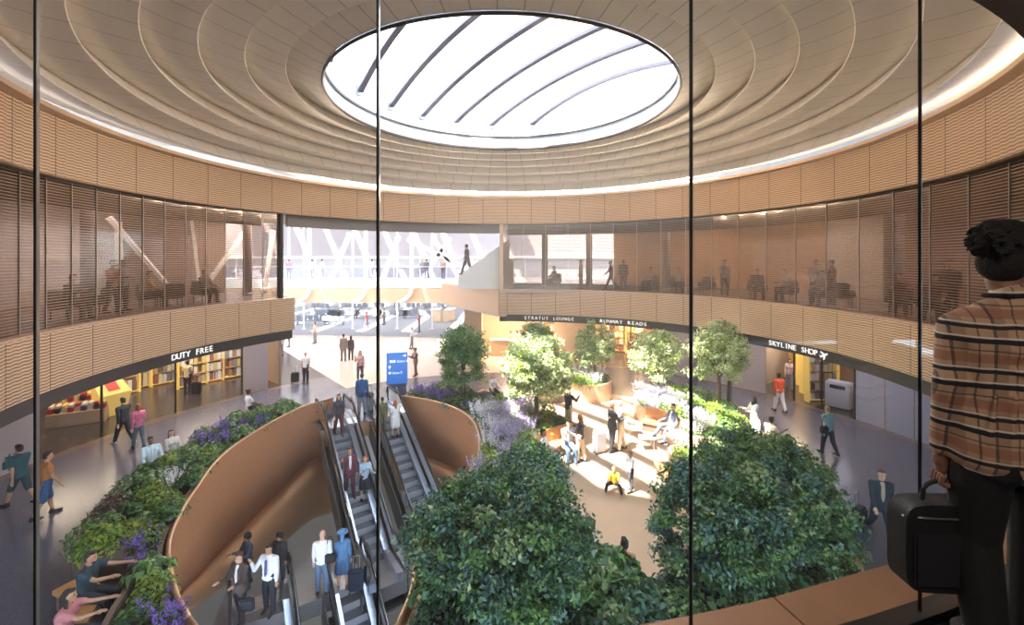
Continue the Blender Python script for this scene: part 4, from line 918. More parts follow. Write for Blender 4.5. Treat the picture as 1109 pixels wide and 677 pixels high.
q = MB(); q.add([(-.5, -.3, 0), (.5, -.3, 0), (.5, .4, 0), (-.5, .4, 0), (-.6, -.5, 1.0), (.6, -.5, 1.0), (.5, .3, 1.7), (-.5, .3, 1.7)], [(0, 3, 2, 1), (4, 5, 6, 7), (0, 1, 5, 4), (1, 2, 6, 5), (2, 3, 7, 6), (3, 0, 4, 7)]); q.build('stand', YEL, e)
q = MB(); q.add([(-.2, -.36, 1.13), (.25, -.36, 1.13), (.25, .1, 1.54), (-.2, .1, 1.54)], [(0, 1, 2, 3)]); q.build('red_panel', mat('red_card', (.6, .03, .03), .5), e)
# white bin by the skyline shop
x, y = at(909, 441, 0)[:2]; e = empty('litter_bin', (x, y, 0), -.9, 'white boxy litter bin inside the glass right of the SKYLINE SHOP', 'bin')
q = MB(); q.box((0, 0, .62), (1.0, .6, 1.2), bev=.05); q.build('body', WHITE, e); q = MB(); q.box((0, -.31, 1.0), (.6, .03, .16)); q.build('slot', BLACK, e)
# lounge furniture and counter
x, y, r = rc(538, 18.2); x += .9; e = empty('lounge_counter', (x, y, 0), r, 'pale counter inside the lounge opening behind the green rounded tree', 'counter')
q = MB(); q.box((0, 0, .55), (2.6, .7, 1.1), bev=.03); q.build('body', WARMW, e); q = MB(); q.box((0, 0, 1.12), (2.8, .85, .05), bev=.01); q.build('worktop', WHITE, e)
struct(arcslab('wall_lounge_back', 21.5, 21.7, 0, 3.7, th_at(522, 21.5), th_at(596, 21.5), WARMW, 12))
wallseg(Vector((*ring(15.4, th_at(520, 15.4)), 0)), Vector((*ring(21.6, th_at(522, 21.6)), 0)), 0, 3.7, .2, WARMW, 'wall_lounge_side')

# ------------------------------------------------------------------ concourse beyond the opening
BW = mat('bridge_white', (.88, .86, .84), .4); LIL = mat('lilac_wall', (.42, .37, .38), .6); BEI = mat('beige_soffit', (.68, .52, .38), .5); CARG = mat('grey_carpet', (.30, .30, .33), .85, noise=.1)
e = empty('footbridge', (-22, 38.5, 5.2), 0, 'white footbridge crossing the bright concourse behind the opening', 'bridge')
q = MB(); q.box((0, 0, -.3), (44, 3.4, .75), bev=.05); q.build('deck', BW, e)
q = MB(); q.sweep([(-22, -.6, -1.2), (22, -.6, -1.2)], 0, prof=[(-1.0, .5), (-.95, -.1), (-.6, -.6), (0, -.8), (.9, -.7), (1.2, .5)]); q.build('curved_soffit', BEI, e, auto=50)
q = MB(); q.box((0, -1.66, .62), (44, .02, 1.05)); q.build('glass_rail', SGLASS, e)
q = MB(); q.box((0, -1.66, 1.16), (44, .06, .05)); q.build('handrail', BW, e)
for i, px in enumerate((335, 396, 446)):
    x = (px-554.5)*36.4/F; e = empty('hanging_hook_column', (x, 36.4, 4.0), 0, '%s of the three white rods that hook back under the bridge' % ('leftmost', 'middle', 'rightmost')[i], 'rod', 'hooked white rods')
    q = MB(); q.sweep(spline([(0, 0, 6), (0, 0, 3), (0, 0, .8), (-.1, .1, .2), (-.5, .3, -.3), (-1.2, .4, -.6)], 5), .15, 8); q.build('rod', BW, e, smooth=True); q = MB(); q.lathe([(0, 0), (.3, 0), (.3, .1), (0, .1)], (0, 0, 5.9), 16); q.build('ceiling_cap', BW, e)
for i, (xa, za, xb, zb) in enumerate(((378, 255, 359, 303), (431, 258, 415, 303), (444, 260, 524, 303), (470, 258, 497, 303), (486, 260, 458.5, 303))):
    ya = 39.7; zb = 280.8+1.725*F/ya; e = empty('truss_member', ((xb-554.5)*ya/F, ya, 5.275), 0, ('white leaning truss bar left of the first glass joint, above the bridge', 'white leaning truss bar right of the first glass joint', 'white truss bar sloping down to the right above the bridge', 'long white truss bar crossing to the right end of the bridge', 'short white truss bar forming the X at the right')[i], 'truss bar', 'white truss bars')
    q = MB(); A = Vector(((xa-xb)*ya/F, 0, EYE+(280.8-za)*ya/F-5.275)); B_ = Vector((0, 0, 0)); q.sweep([B_, A], 0, prof=[(-.2, -.16), (.2, -.16), (.2, .16), (-.2, .16)]); q.build('bar', BW, e); q = MB(); q.ball(A, .28, 10, 8); q.build('node', BW, e, smooth=True)
for i, (xa, za, xb, zb) in enumerate(((118, 236, 192, 290), (128, 240, 131, 291), (206, 238, 216, 292), (264, 252, 214, 288), (296, 250, 286, 292))):
    A = Vector((*ring(16.3, th_at(xa, 16.3)), 0)); B_ = Vector((*ring(16.3, th_at(xb, 16.3)), 0)); A.z = EYE+(280.8-za)*A.y/F; B_.z = 5.22; A.z = min(A.z, 9.05)
    e = empty('truss_member', tuple(B_), 0, 'pale truss bar seen through the left bronze screen, %s from the left' % 'first second third fourth fifth'.split()[i], 'truss bar', 'truss bars behind the left screen'); q = MB(); q.sweep([Vector((0, 0, 0)), A-B_], .13, 6); q.build('bar', BW, e); q = MB(); q.ball((0, 0, .12), .2, 10, 8); q.build('node', BW, e, smooth=True)
for i, px in enumerate((313, 329, 382, 430, 468)):
    x = (px-554.5)*43/F; e = empty('post', (x, 43, 5.2), 0, 'thin white post behind the footbridge, %s from the left' % 'first second third fourth fifth'.split()[i], 'post', 'thin posts behind the bridge'); q = MB(); q.sweep([(0, 0, -5.2), (0, 0, 5)], .09, 6); q.build('shaft', BW, e); q = MB(); q.lathe([(0, 0), (.2, 0), (.2, .08), (0, .08)], (0, 0, -5.19), 12); q.build('foot', BW, e)
b = MB(); b.box((-20, 66, 3.6), (80, .3, 7.2)); struct(b.build('wall_concourse_back', mat('glazed_back_wall', (.52, .49, .50), .3)))
b = MB(); b.box((-20, 66, 10.5), (80, .5, 6)); struct(b.build('wall_concourse_upper', LIL))
for i in range(14): b = MB(); b.box((-50+i*4, 65.8, 3.6), (.18, .2, 7.2)); struct(b.build('trim_%d' % (40+i), BW))
b = MB(); b.box((-20, 65.6, 7.3), (80, .5, .4)); struct(b.build('trim_60', BW))
b = MB(); b.box((-45.8, 44, 6.5), (.3, 44, 13)); struct(b.build('wall_concourse_left', LIL))
b = MB(); b.prism([(-44, 41), (-27, 41), (-6, 38.5), (2, 38.5), (2, 65), (-44, 65)], .003, .015); struct(b.build('floor_carpet', CARG))
b = MB(); b.box((-4.0, 52, 3.4), (.3, 20, 6.8)); struct(b.build('wall_concourse_right', WARMW))
# unseen roof bars, widened to cut the daylight falling into the concourse
for i in range(10): b = MB(); b.box((-40+i*4.4, 48, 13.1), (3.4, 50, .4)); struct(b.build('trim_%d' % (70+i), BW))
# waiting-area seats
SEATG = mat('seat_grey', (.22, .23, .27), .6); SEATW = mat('seat_white', (.75, .72, .70), .5)
def seatrow(x, y, rz, n_, m, label, grp):
    e = empty('seat_row', (x, y, .016), rz, label, 'seating', grp)
    for i in range(n_):
        q = MB(); q.box((i*.62-(n_-1)*.31, 0, .44), (.56, .52, .09), bev=.03); s = q.build('seat', m, e); q = MB(); q.box((i*.62-(n_-1)*.31, .27, .72), (.56, .08, .5), bev=.03); q.build('backrest', m, e)
    q = MB(); q.box((0, 0, .34), (n_*.62, .08, .08)); q.build('beam', STEEL, e)
    for sx in (-1, 1): q = MB(); q.box((sx*(n_*.31-.3), 0, .16), (.08, .5, .32)); q.build('leg', STEEL, e)
i = 0
for py, pxs in ((329, (350, 378, 402, 430, 455)), (336, (348, 380, 404, 440, 470)), (345, (352, 372, 398, 425, 452)), (352, (338, 362))):
    for px in pxs:
        v = at(px, py, 0); i += 1
        seatrow(v.x, v.y, R_.choice((0, PI)), R_.choice((4, 5, 6)), SEATG if R_.random() < .6 else SEATW, 'row of joined seats far back in the concourse waiting area', 'seat rows in the far waiting area')
for i, px in enumerate((476, 484)):
    v = at(px, 345, 0); e = empty('kiosk', (v.x+.3, v.y-2, .016), -.2, ('left' if i == 0 else 'right')+' pale boxy counter at the right side of the waiting area', 'kiosk', 'pale counters in the concourse'); q = MB(); q.box((0, 0, .65), (1.2, 2.0, 1.3), bev=.04); q.build('body', BEI, e); q = MB(); q.box((0, 0, 1.33), (1.4, 2.2, .06)); q.build('worktop', BW, e)
# white stair at the right end of the opening
v = at(528, 312, 5.23); e = empty('white_stair', (-1.75, 26.8, 5.22), 0, 'bright white wedge-shaped stair at the right edge of the upper opening', 'staircase')
q = MB(); q.box((-1.0, -.3, .42), (.9, 1.6, .84)); q.build('landing_block', BW, e)
for k in range(8): q = MB(); q.box((-.4+k*.3, 0, .11+k*.11+.05), (.3, 2.0, .22+k*.22)); q.build('step', BW, e)
q = MB(); q.add([(-1.2, -1.05, 0), (1.6, -1.05, 0), (1.6, -1.05, 3.0), (-1.2, -1.05, 1.0), (-1.2, -1.0, 0), (1.6, -1.0, 0), (1.6, -1.0, 3.0), (-1.2, -1.0, 1.0)], [(0, 1, 2, 3), (4, 7, 6, 5), (3, 2, 6, 7), (0, 4, 5, 1), (0, 3, 7, 4), (1, 5, 6, 2)]); q.build('parapet', BW, e)
area('added_concourse_fill', (-14, 33, 12.4), 14, 1500, (1, .90, .78), sizey=9)  # added area lamps that brighten the concourse and its floor
area('added_concourse_fill', (-22, 50, 12.4), 20, 100, (1, .94, .88), sizey=14)

# faint haze inside the atrium
m = D.materials.new('haze'); m.use_nodes = True; nt = m.node_tree; nt.nodes.clear(); o = nt.nodes.new('ShaderNodeOutputMaterial'); vs = nt.nodes.new('ShaderNodeVolumeScatter')
vs.inputs['Density'].default_value = HAZE; vs.inputs['Anisotropy'].default_value = .35; vs.inputs['Color'].default_value = (1, .96, .92, 1); lnk(nt, vs.outputs[0], o.inputs['Volume'])
if HAZE > 0:
    bm = bmesh.new(); N = 48; rg = [[bm.verts.new((CX+r*math.sin(2*PI*i/N), CY+r*math.cos(2*PI*i/N), z)) for i in range(N)] for r, z in ((11.1, .05), (11.1, 10.4), (5.0, 11.6), (5.0, 12.5))]
    for u, v in zip(rg, rg[1:]):
        for i in range(N): bm.faces.new((u[i], u[(i+1) % N], v[(i+1) % N], v[i]))
    bm.faces.new(rg[0]); bm.faces.new(rg[-1]); bmesh.ops.recalc_face_normals(bm, faces=bm.faces[:])
    me = D.meshes.new('haze'); bm.to_mesh(me); bm.free(); h = link_obj('haze', me, m); tag(h, 'faint sunlit haze filling the atrium below the skylight', 'haze', kind='stuff')
# ------------------------------------------------------------------ people
def remesh(mb, name, vox, sm=3, extra=None, mats=1):
    me = D.meshes.new('t'); me.from_pydata(mb.v, [], mb.f); o = D.objects.new('t', me); C.objects.link(o)
    md = o.modifiers.new('r', 'REMESH'); md.mode = 'VOXEL'; md.voxel_size = vox; md.use_smooth_shade = True
    m2 = o.modifiers.new('s', 'SMOOTH'); m2.iterations = sm; m2.factor = .5
    bpy.context.view_layer.update(); dg = bpy.context.evaluated_depsgraph_get(); me2 = D.meshes.new_from_object(o.evaluated_get(dg)); D.objects.remove(o); D.meshes.remove(me)
    me2.name = name
    if extra is not None:
        bm = bmesh.new(); bm.from_mesh(me2); off = len(bm.verts); bm.verts.ensure_lookup_table()
        vs = [bm.verts.new(p) for p in extra.v]
        for f, mi in zip(extra.f, extra.mi):
            try: fc = bm.faces.new([vs[i] for i in f]); fc.smooth = True; fc.material_index = mi
            except ValueError: pass
        bm.to_mesh(me2); bm.free()
    return me2
def V(*a): return Vector(a)
def limb(root, L1, L2, a, flex, ab, sx, arm):
    """a: forward swing, flex: joint bend, ab: outward angle (radians)"""
    d1 = V(sx*math.sin(ab), math.sin(a)*math.cos(ab), -math.cos(a)*math.cos(ab)); m = root+d1*L1
    a2 = a+flex if arm else a-flex
    ab2 = ab*(.3 if arm else .4)
    d2 = V(sx*math.sin(ab2), math.sin(a2)*math.cos(ab2), -math.cos(a2)*math.cos(ab2)); return m, m+d2*L2, d2
POSES = {  # lean, (hip, knee, ab) L/R, (shoulder, elbow, ab) L/R, head yaw/pitch
 'stand': (0, (.03, .03, .06), (-.04, .02, .06), (.05, .15, .12), (-.03, .2, .12)),
 'walk': (.04, (.42, .12, .02), (-.32, .35, .02), (-.35, .3, .1), (.4, .35, .1)),
 'walk_slow': (.02, (.22, .08, .04), (-.2, .25, .04), (-.2, .2, .1), (.2, .3, .12)),
 'phone': (0, (.06, .04, .07), (-.05, .05, .07), (.05, .12, .12), (.7, 2.1, .3)),
 'hold': (0, (.12, .1, .06), (-.12, .1, .06), (.5, 1.3, .1), (.5, 1.35, .1)),
 'drink': (-.04, (.04, .03, .08), (-.05, .03, .08), (.9, 1.6, .2), (.8, 1.7, .2)),
 'lookup': (.15, (.05, .03, .08), (-.05, .03, .08), (.9, .3, .1), (.8, .4, .1)),
 'sit': (-.05, (1.45, 1.4, .12), (1.4, 1.45, .12), (.45, .9, .15), (.5, .8, .12)),
 'sit_crossed': (-.12, (1.5, 1.3, .25), (1.65, .9, -.05), (.35, .7, .35), (.5, 1.0, .15)),
 'sit_read': (.12, (1.45, 1.4, .08), (1.4, 1.4, .08), (.6, 1.2, .05), (.6, 1.2, .05)),
 'sit_reach': (.1, (1.4, 1.4, .1), (1.4, 1.4, .1), (1.25, .2, .1), (1.15, .5, .1)),
 'floor_sit': (.2, (1.75, 2.2, .45), (1.75, 2.2, .45), (.7, .9, .1), (.7, .9, .1)),
 'carry': (.03, (.3, .1, .03), (-.25, .3, .03), (-.05, .05, .1), (.3, .5, .1)),
}
CACHE = {}
def body_parts(pose, fem, sleeve, bottom, shorts=False, child=False):
    key = (pose, fem, sleeve, bottom, shorts, child)
    if key in CACHE: return CACHE[key]
    lean, lL, lR, aL, aR = POSES[pose]; vox = .014
    sh = .165 if fem else .19; hw = .085
    hip = {1: V(-hw, 0, .92), -1: V(hw, 0, .92)}
    Rl = Matrix.Rotation(-lean, 3, 'X')
    def up(x, y, z): return Rl @ V(x, y, z)+V(0, 0, .92)
    chestz = .36; shz = .50
    neck = up(0, 0, .535); headc = up(0, .02, .70)
    kn = {}; an = {}
    for s, l in ((1, lL), (-1, lR)):
        k, a_, d = limb(hip[s], .44, .42, l[0], l[1], l[2], -s, False); kn[s] = k; an[s] = a_
    ar = {}
    for s, l in ((1, aL), (-1, aR)):
        r = up(-s*sh, 0, shz-.03); k, w_, d = limb(r, .29, .25, l[0]+lean, l[1], l[2], -s, True); ar[s] = (r, k, w_, d)
    # body
    b = MB(); tw = .088 if fem else .105
    def torso(b, g=0):
        for s in (-1, 1):
            b.cap(up(s*.07, 0, .0), up(s*.055, 0, .2), .105+g, tw-.01+g); b.cap(up(s*.055, 0, .2), up(s*.085, 0, .40), tw-.01+g, .105+g)
            b.cap(up(s*.05, 0, .46), up(s*(sh-.02), 0, shz-.03), .07+g, .058+g)
            if fem: b.ball(up(s*.075, .085, .36), .062+g)
        b.cap(up(0, 0, 0), up(0, 0, .42), .11+g, .10+g)
    torso(b)
    b.cap(neck-V(0, 0, .05), headc-V(0, .02, .05), .056 if fem else .062, .055)
    b.ball(headc+V(0, 0, .02), (.076, .095, .105), 16, 12); b.cap(headc+V(0, .03, -.04), headc+V(0, .045, -.075), .058, .042); b.ball(headc+V(0, .102, -.005), (.014, .018, .024)); b.ball(headc+V(0, .094, -.055), (.024, .012, .012))
    for s in (-1, 1): b.ball(headc+V(s*.076, .0, 0), (.012, .02, .032))
    for s in (1, -1):
        b.cap(hip[s], kn[s], .088, .058); b.cap(kn[s], kn[s]*.6+an[s]*.4+V(0, -.015, 0), .056, .056); b.cap(kn[s]*.6+an[s]*.4+V(0, -.015, 0), an[s], .054, .036)
        fd = V(0, 1, 0) if pose != 'floor_sit' else V(0, .6, -.5); b.cap(an[s]+V(0, -.03, -.03), an[s]+fd*.15+V(0, 0, -.045), .036, .028)
        r, k, w_, d = ar[s]; b.cap(r, k, .05, .038); b.cap(k, w_, .039, .026)
        sd = V(1, 0, 0); b.cap(w_+d*.02, w_+d*.08, .03, .034)
    ex = MB()
    for s in (1, -1):
        r, k, w_, d = ar[s]; sd = V(1, 0, 0); nn = d.cross(sd).normalized()
        for q, (o_, l_) in enumerate(((-.028, .062), (-.010, .075), (.009, .070), (.027, .055))):
            p = w_+d*.095+sd*o_*s; ex.cap(p, p+d*l_*.55+nn*.004, .0095, .009, 6, mi=0); ex.cap(p+d*l_*.55+nn*.004, p+d*l_+nn*.022, .009, .007, 6, mi=0)
        p = w_+d*.04+sd*(-.03*s); ex.cap(p, p+d*.05-sd*.022*s+nn*.01, .012, .009, 6, mi=0)
        ex.ball(headc+V(s*.03, .088, .016), (.012, .009, .008), 8, 6, mi=1)
    body = remesh(b, 'body', vox, 2, ex)
    # shirt
    b = MB(); torso(b, .014)
    b.cap(up(0, 0, .50), neck+V(0, 0, .0), .075, .07)
    for s in (1, -1):
        r, k, w_, d = ar[s]
        if sleeve >= 1: b.cap(r, r+(k-r)*(1 if sleeve == 2 else .55), .066, .056 if sleeve == 2 else .062)
        if sleeve == 2: b.cap(k, w_-d*.01, .056, .042)
    if bottom == 'jacket':
        for s in (-1, 1): b.cap(up(s*.06, 0, .1), up(s*.075, 0, -.1), .125, .128)
    shirt = remesh(b, 'shirt', vox, 3)
    front = None
    if bottom == 'jacket':
        b = MB(); b.cap(up(0, .085, .08), up(0, .10, .30), .035, .045); b.cap(up(0, .10, .30), up(0, .055, .50), .045, .052); front = remesh(b, 'shirt_front', .012, 2)
    b = MB()
    if bottom in ('trousers', 'jacket'):
        b.cap(hip[1]+V(0, 0, .06), hip[-1]+V(0, 0, .06), .112, .112)
        for s in (1, -1):
            b.cap(hip[s], kn[s], .108, .082)
            if not shorts: b.cap(kn[s], an[s]+V(0, 0, .0), .080, .06)
    else:
        sit = lL[0] > 1
        m1 = (kn[1]+kn[-1])/2; hc = V(0, 0, .95)
        for s in (1, -1): b.cap(hip[s]+V(0, 0, .05), kn[s]*.9+hip[s]*.1, .115, .12 if not sit else .09)
        b.cap(hc, m1*.85+hc*.15, .12, .13 if not sit else .08)
    trou = remesh(b, 'trousers', vox, 3)
    shoes = []
    for s in (1, -1):
        b = MB(); fd = V(0, 1, 0) if pose != 'floor_sit' else V(0, .75, -.35); a_ = an[s]; b.cap(a_+V(0, -.04, -.035), a_+fd*.17+V(0, 0, -.052), .048, .036); b.cap(a_+V(0, -.02, .02), a_+V(0, -.03, -.04), .048, .046)
        shoes.append(remesh(b, 'shoe', .012, 2))
    low = min(min(v.co.z for v in m.vertices) for m in shoes)
    if pose == 'floor_sit': low = min(v.co.z for v in trou.vertices)
    sit = -1
    CACHE[key] = (body, shirt, trou, shoes, headc, low, ar, front); return CACHE[key]
HC = {}
def hair_mesh(style, headc, key):
    if (style, key) in HC: return HC[(style, key)]
    b = MB(); h = headc
    if style in ('short', 'bun', 'long', 'bob', 'afro', 'beard'):
        g = .03 if style == 'afro' else .0
        b.ball(h+V(0, -.018, .048), (.084+g, .092+g, .082+g)); b.ball(h+V(0, -.045, .0), (.078+g, .062+g, .085))
        b.ball(h+V(0, .05, .095), (.06, .045, .03))
        if style == 'beard': b.ball(h+V(0, .055, -.085), (.05, .04, .035))
    if style == 'bun': b.ball(h+V(0, -.09, .1), .048)
    if style == 'long': b.cap(h+V(0, -.06, 0), h+V(0, -.085, -.24), .078, .055); b.cap(h+V(-.06, -.02, 0), h+V(-.075, -.01, -.2), .035, .03); b.cap(h+V(.06, -.02, 0), h+V(.075, -.01, -.2), .035, .03)
    if style == 'bob':
        for s in (-1, 1): b.cap(h+V(s*.06, -.02, .02), h+V(s*.065, -.015, -.09), .035, .032)
        b.cap(h+V(0, -.05, 0), h+V(0, -.055, -.1), .07, .055)
    if style == 'scarf': b.ball(h+V(0, -.01, .03), (.092, .105, .10)); b.cap(h+V(0, -.03, -.04), h+V(0, -.02, -.17), .085, .12); 
    if style == 'hat': b.ball(h+V(0, -.005, .085), (.088, .095, .075)); b.lathe([(0, .065), (.17, .05), (.17, .06), (0, .08)], tuple(h), 20); b.cap(h+V(0, -.06, 0), h+V(0, -.08, -.16), .07, .05)
    if style == 'cap': b.ball(h+V(0, -.005, .055), (.086, .1, .075)); b.cap(h+V(-.03, .1, .06), h+V(.03, .1, .06), .03, .03); b.ball(h+V(0, .12, .055), (.06, .05, .012))
    HC[(style, key)] = remesh(b, 'hair', .012, 1); return HC[(style, key)]
SKIN = {k: mat('skin_'+k, c, .5, noise=.05) for k, c in dict(light=(.62, .38, .27), tan=(.46, .25, .15), brown=(.25, .12, .07), dark=(.09, .045, .03)).items()}
EYEM = mat('eye_dark', (.03, .02, .02), .2)
CL = {}
def cloth(c):
    k = 'cloth_%02d%02d%02d' % tuple(int(99*min(1, q)) for q in c)
    if k not in CL: CL[k] = mat(k, c, .8, bump='noise', bscale=90, bstr=.15, noise=.12, nscale=20)
    return CL[k]
def part(name, me, m, par, m2=None):
    o = D.objects.new(name, me); C.objects.link(o); o.parent = par
    while len(me.materials) < (2 if m2 else 1): me.materials.append(None)
    o.material_slots[0].link = 'OBJECT'; o.material_slots[0].material = m
    if m2: o.material_slots[1].link = 'OBJECT'; o.material_slots[1].material = m2
    return o
def person(x, y, z, rz, pose, label, shirt=(.8, .8, .8), trou=(.05, .05, .07), skin='light', hair='short', hc=(.03, .02, .015), fem=False, sleeve=2, bottom='trousers', shorts=False, h=1.75, shoe=(.04, .03, .03), group=None, seat=None, inner=(.68, .68, .70)):
    """rz: heading, 0 looks away from the camera (+y)"""
    me = body_parts(pose, fem, sleeve, bottom, shorts); s = h/1.75
    zz = z-me[5]*s if seat is None else z+seat-(.92-.105)*s
    e = empty('person', (x, y, zz), rz, label, 'person', group); e.scale = (s, s, s)
    part('body', me[0], SKIN[skin], e, EYEM); part('shirt' if bottom != 'jacket' else 'jacket', me[1], cloth(shirt), e)
    part('skirt' if bottom == 'skirt' else 'shorts' if shorts else 'trousers', me[2], cloth(trou), e)
    if me[7]: part('shirt_front', me[7], cloth(inner), e)
    for q in me[3]: part('shoe', q, cloth(shoe), e)
    if hair: part('hair' if hair not in ('hat', 'cap', 'scarf') else {'hat': 'sun_hat', 'cap': 'cap', 'scarf': 'headscarf'}[hair], hair_mesh(hair, me[4], (pose, round(me[4].y, 3))), cloth(hc), e)
    e['_h'] = 0; del e['_h']
    return e
def trolley(x, y, z, rz, col, label, h=.62, w_=.42, tilt=0, handle=True):
    e = empty('suitcase', (x, y, z), rz, label, 'suitcase'); e.rotation_euler = (tilt, 0, rz)
    q = MB(); q.box((0, 0, .05+h/2), (w_, .24, h), bev=.05); q.build('shell', cloth(col), e, auto=40)
    q = MB(); q.box((0, -.122, .05+h/2), (w_*.7, .012, h*.75), bev=.005); q.build('panel', cloth([c*.8 for c in col]), e)
    if handle: q = MB(); q.sweep([(-.09, .08, h), (-.09, .08, h+.4), (.09, .08, h+.4), (.09, .08, h)], .012, 6); q.build('handle', STEEL, e)
    for a in (-1, 1):
        for b_ in (-1, 1): q = MB(); q.ball((a*(w_/2-.05), b_*.08, .027), .027, 8, 6); q.build('wheel', RUBBER, e)
    return e
def handbag(x, y, z, rz, col, label, w_=.32, h=.26, strap=.35):
    e = empty('bag', (x, y, z), rz, label, 'bag'); q = MB(); q.box((0, 0, h/2), (w_, .13, h), bev=.03); q.build('body', cloth(col), e, auto=40)
    q = MB(); q.sweep(spline([(-w_*.35, 0, h-.01), (-w_*.2, 0, h+strap*.8), (0, 0, h+strap), (w_*.2, 0, h+strap*.8), (w_*.35, 0, h-.01)], 4), .012, 6); q.build('strap', cloth([c*.7 for c in col]), e); return e
def backpack(x, y, z, rz, col, label):
    e = empty('backpack', (x, y, z), rz, label, 'backpack'); q = MB(); q.box((0, 0, 0), (.30, .17, .44), bev=.07); q.build('body', cloth(col), e, auto=60); q = MB(); q.box((0, -.1, -.07), (.22, .06, .2), bev=.025); q.build('pocket', cloth([c*.8 for c in col]), e, auto=60)
    for s in (-1, 1): q = MB(); q.sweep(spline([(s*.09, .07, .17), (s*.1, .18, .22), (s*.1, .26, .1), (s*.1, .2, -.1), (s*.1, .07, -.15)], 3), .016, 6); q.build('strap', cloth([c*.6 for c in col]), e)
    return e
def G(px, py, z=0): v = at(px, py, z); return v.x, v.y, z
# --- left walkway
x, y, z = G(22, 548); person(x, y, z, -2.6+PI+.9, 'walk', 'person in dark teal T-shirt and shorts with a backpack at the far left', (.03, .09, .10), (.03, .06, .06), 'tan', sleeve=1, shorts=True, h=1.78, hair='short')
backpack(x-.19, y-.10, 1.28, -.75, (.05, .12, .12), 'dark green backpack on the person at the far left')
x, y, z = G(50, 560); person(x, y, z, -.5, 'walk_slow', 'person in orange-tan T-shirt and blue shorts walking beside the far left glass joint', (.42, .16, .05), (.04, .09, .2), 'tan', sleeve=1, shorts=True, h=1.76)
x, y, z = G(134, 481); person(x, y, z, 1.3, 'walk', 'person in black walking with a companion in pink outside the duty free shop', (.02, .022, .03), (.02, .02, .03), 'light', h=1.8, shoe=(.7, .7, .7))
x, y, z = G(150, 486); person(x, y, z, 1.0, 'walk_slow', 'person in pink top and blue-grey trousers walking outside the duty free shop', (.55, .14, .24), (.10, .14, .17), 'light', 'bob', (.25, .1, .05), True, h=1.66)
x, y, z = G(203, 427); person(x, y, z, .1, 'stand', 'person in cream shirt facing the yellow bookcases', (.75, .62, .4), (.05, .02, .03), 'brown', h=1.75, sleeve=1)
trolley(x+.55, y-.1, 0, .3, (.012, .012, .015), 'black suitcase standing beside the person at the bookcases', h=.6)
x, y, z = G(267, 474, 0); person(-10.9, 17.9, 0, -.6, 'sit', 'woman in white top seated at the outer edge of the left planter', (.85, .83, .85), (.03, .03, .04), 'brown', 'bun', fem=True, sleeve=1, seat=.72, h=1.66)
person(-11.25, 13.45, 0, -2.2, 'sit', 'bearded man in pale blue shirt seated behind the left planter', (.62, .74, .82), (.06, .07, .1), 'brown', 'beard', seat=.55)
person(-11.2, 14.2, 0, -2.0, 'sit', 'woman with brown hair seated beside the bearded man behind the left planter', (.75, .70, .68), (.05, .05, .06), 'light', 'long', (.16, .06, .03), True, seat=.52, h=1.66)
person(-8.25, 8.35, 0, -1.4, 'sit_reach', 'bearded man in dark shirt gesturing on the bench at the bottom left', (.025, .05, .07), (.02, .02, .03), 'tan', 'beard', seat=.42, sleeve=1)
person(-7.75, 7.45, 0, -1.25, 'sit_reach', 'long-haired woman in pink T-shirt gesturing at the bottom left corner', (.50, .20, .22), (.03, .03, .05), 'tan', 'long', fem=True, seat=.40, sleeve=1, h=1.68)
# --- hall towards the concourse
x, y, z = G(331, 415); person(x, y, z, PI-.1, 'stand', 'pilot in white shirt and black tie pulling a black suitcase', (.85, .85, .88), (.02, .02, .04), 'light', 'cap', (.7, .72, .75), sleeve=1, h=1.78)
q = MB(); trolley(x-.62, y+.05, 0, .2, (.02, .02, .025), 'black suitcase at the left side of the pilot', h=.55)
for px, f, col, lb in ((372, 391, (.25, .19, .17), 'taller of the two people standing together in the bright hall'), (380, 390, (.08, .06, .06), 'shorter dark-dressed one of the two people in the bright hall')):
    x, y, z = G(px, f); person(x, y, z, .1, 'stand', lb, col, col, 'light', 'short' if px == 372 else 'bob', fem=px != 372, bottom='jacket' if px == 372 else 'trousers', h=1.85 if px == 372 else 1.66)
x, y, z = G(390, 412); person(x, y, z, PI+.3, 'phone', 'woman in pale pink blouse touching her hair in the bright hall', (.72, .42, .38), (.07, .05, .07), 'light', 'long', (.12, .05, .03), True, h=1.7)
x, y, z = G(392, 449); person(x, y, z, .15, 'stand', 'man in blue puffer jacket seen from behind at the head of the escalators', (.03, .09, .24), (.30, .34, .42), 'light', bottom='jacket', h=1.85)
handbag(x+.36, y, .72, .1, (.03, .06, .13), 'dark blue bag held by the man in the blue jacket')
x, y, z = G(450, 407); person(x, y, z, 2.2, 'hold', 'person in dusky rose coat near the blue sign looking down', (.26, .13, .15), (.2, .1, .12), 'tan', 'short', bottom='jacket', h=1.68)
for px, f, c1, pose, lb, hh in ((341, 372, (.75, .40, .28), 'stand', 'person in salmon top standing in the bright hall', 1.75), (313, 376, (.05, .04, .06), 'stand', 'dark-dressed person at the end of the left fascia', 1.7), (304, 385, (.5, .45, .45), 'stand', 'pale-dressed person half hidden by the end of the left fascia', 1.7),
    (397, 356, (.6, .10, .12), 'walk_slow', 'person in red jacket near the first glass joint, far back', 1.7), (446, 378, (.6, .58, .65), 'hold', 'person in pale grey far back behind the blue sign', 1.7), (454, 360, (.55, .03, .08), 'stand', 'person in bright red far back in the hall', 1.7),
    (500, 378, (.2, .14, .14), 'stand', 'person in brown partly behind the top of the green tree', 1.7), (416, 352, (.3, .26, .25), 'stand', 'person in grey-brown just right of the first glass joint far back', 1.7), (408, 350, (.75, .7, .7), 'walk', 'person in white far back near the first glass joint', 1.7), (367, 352, (.04, .04, .05), 'walk', 'person in black far back in the waiting area', 1.7)):
    x, y, z = G(px, f); person(x, y, z, R_.uniform(0, 6), pose, lb, c1, (.2, .18, .2), 'light', h=hh)
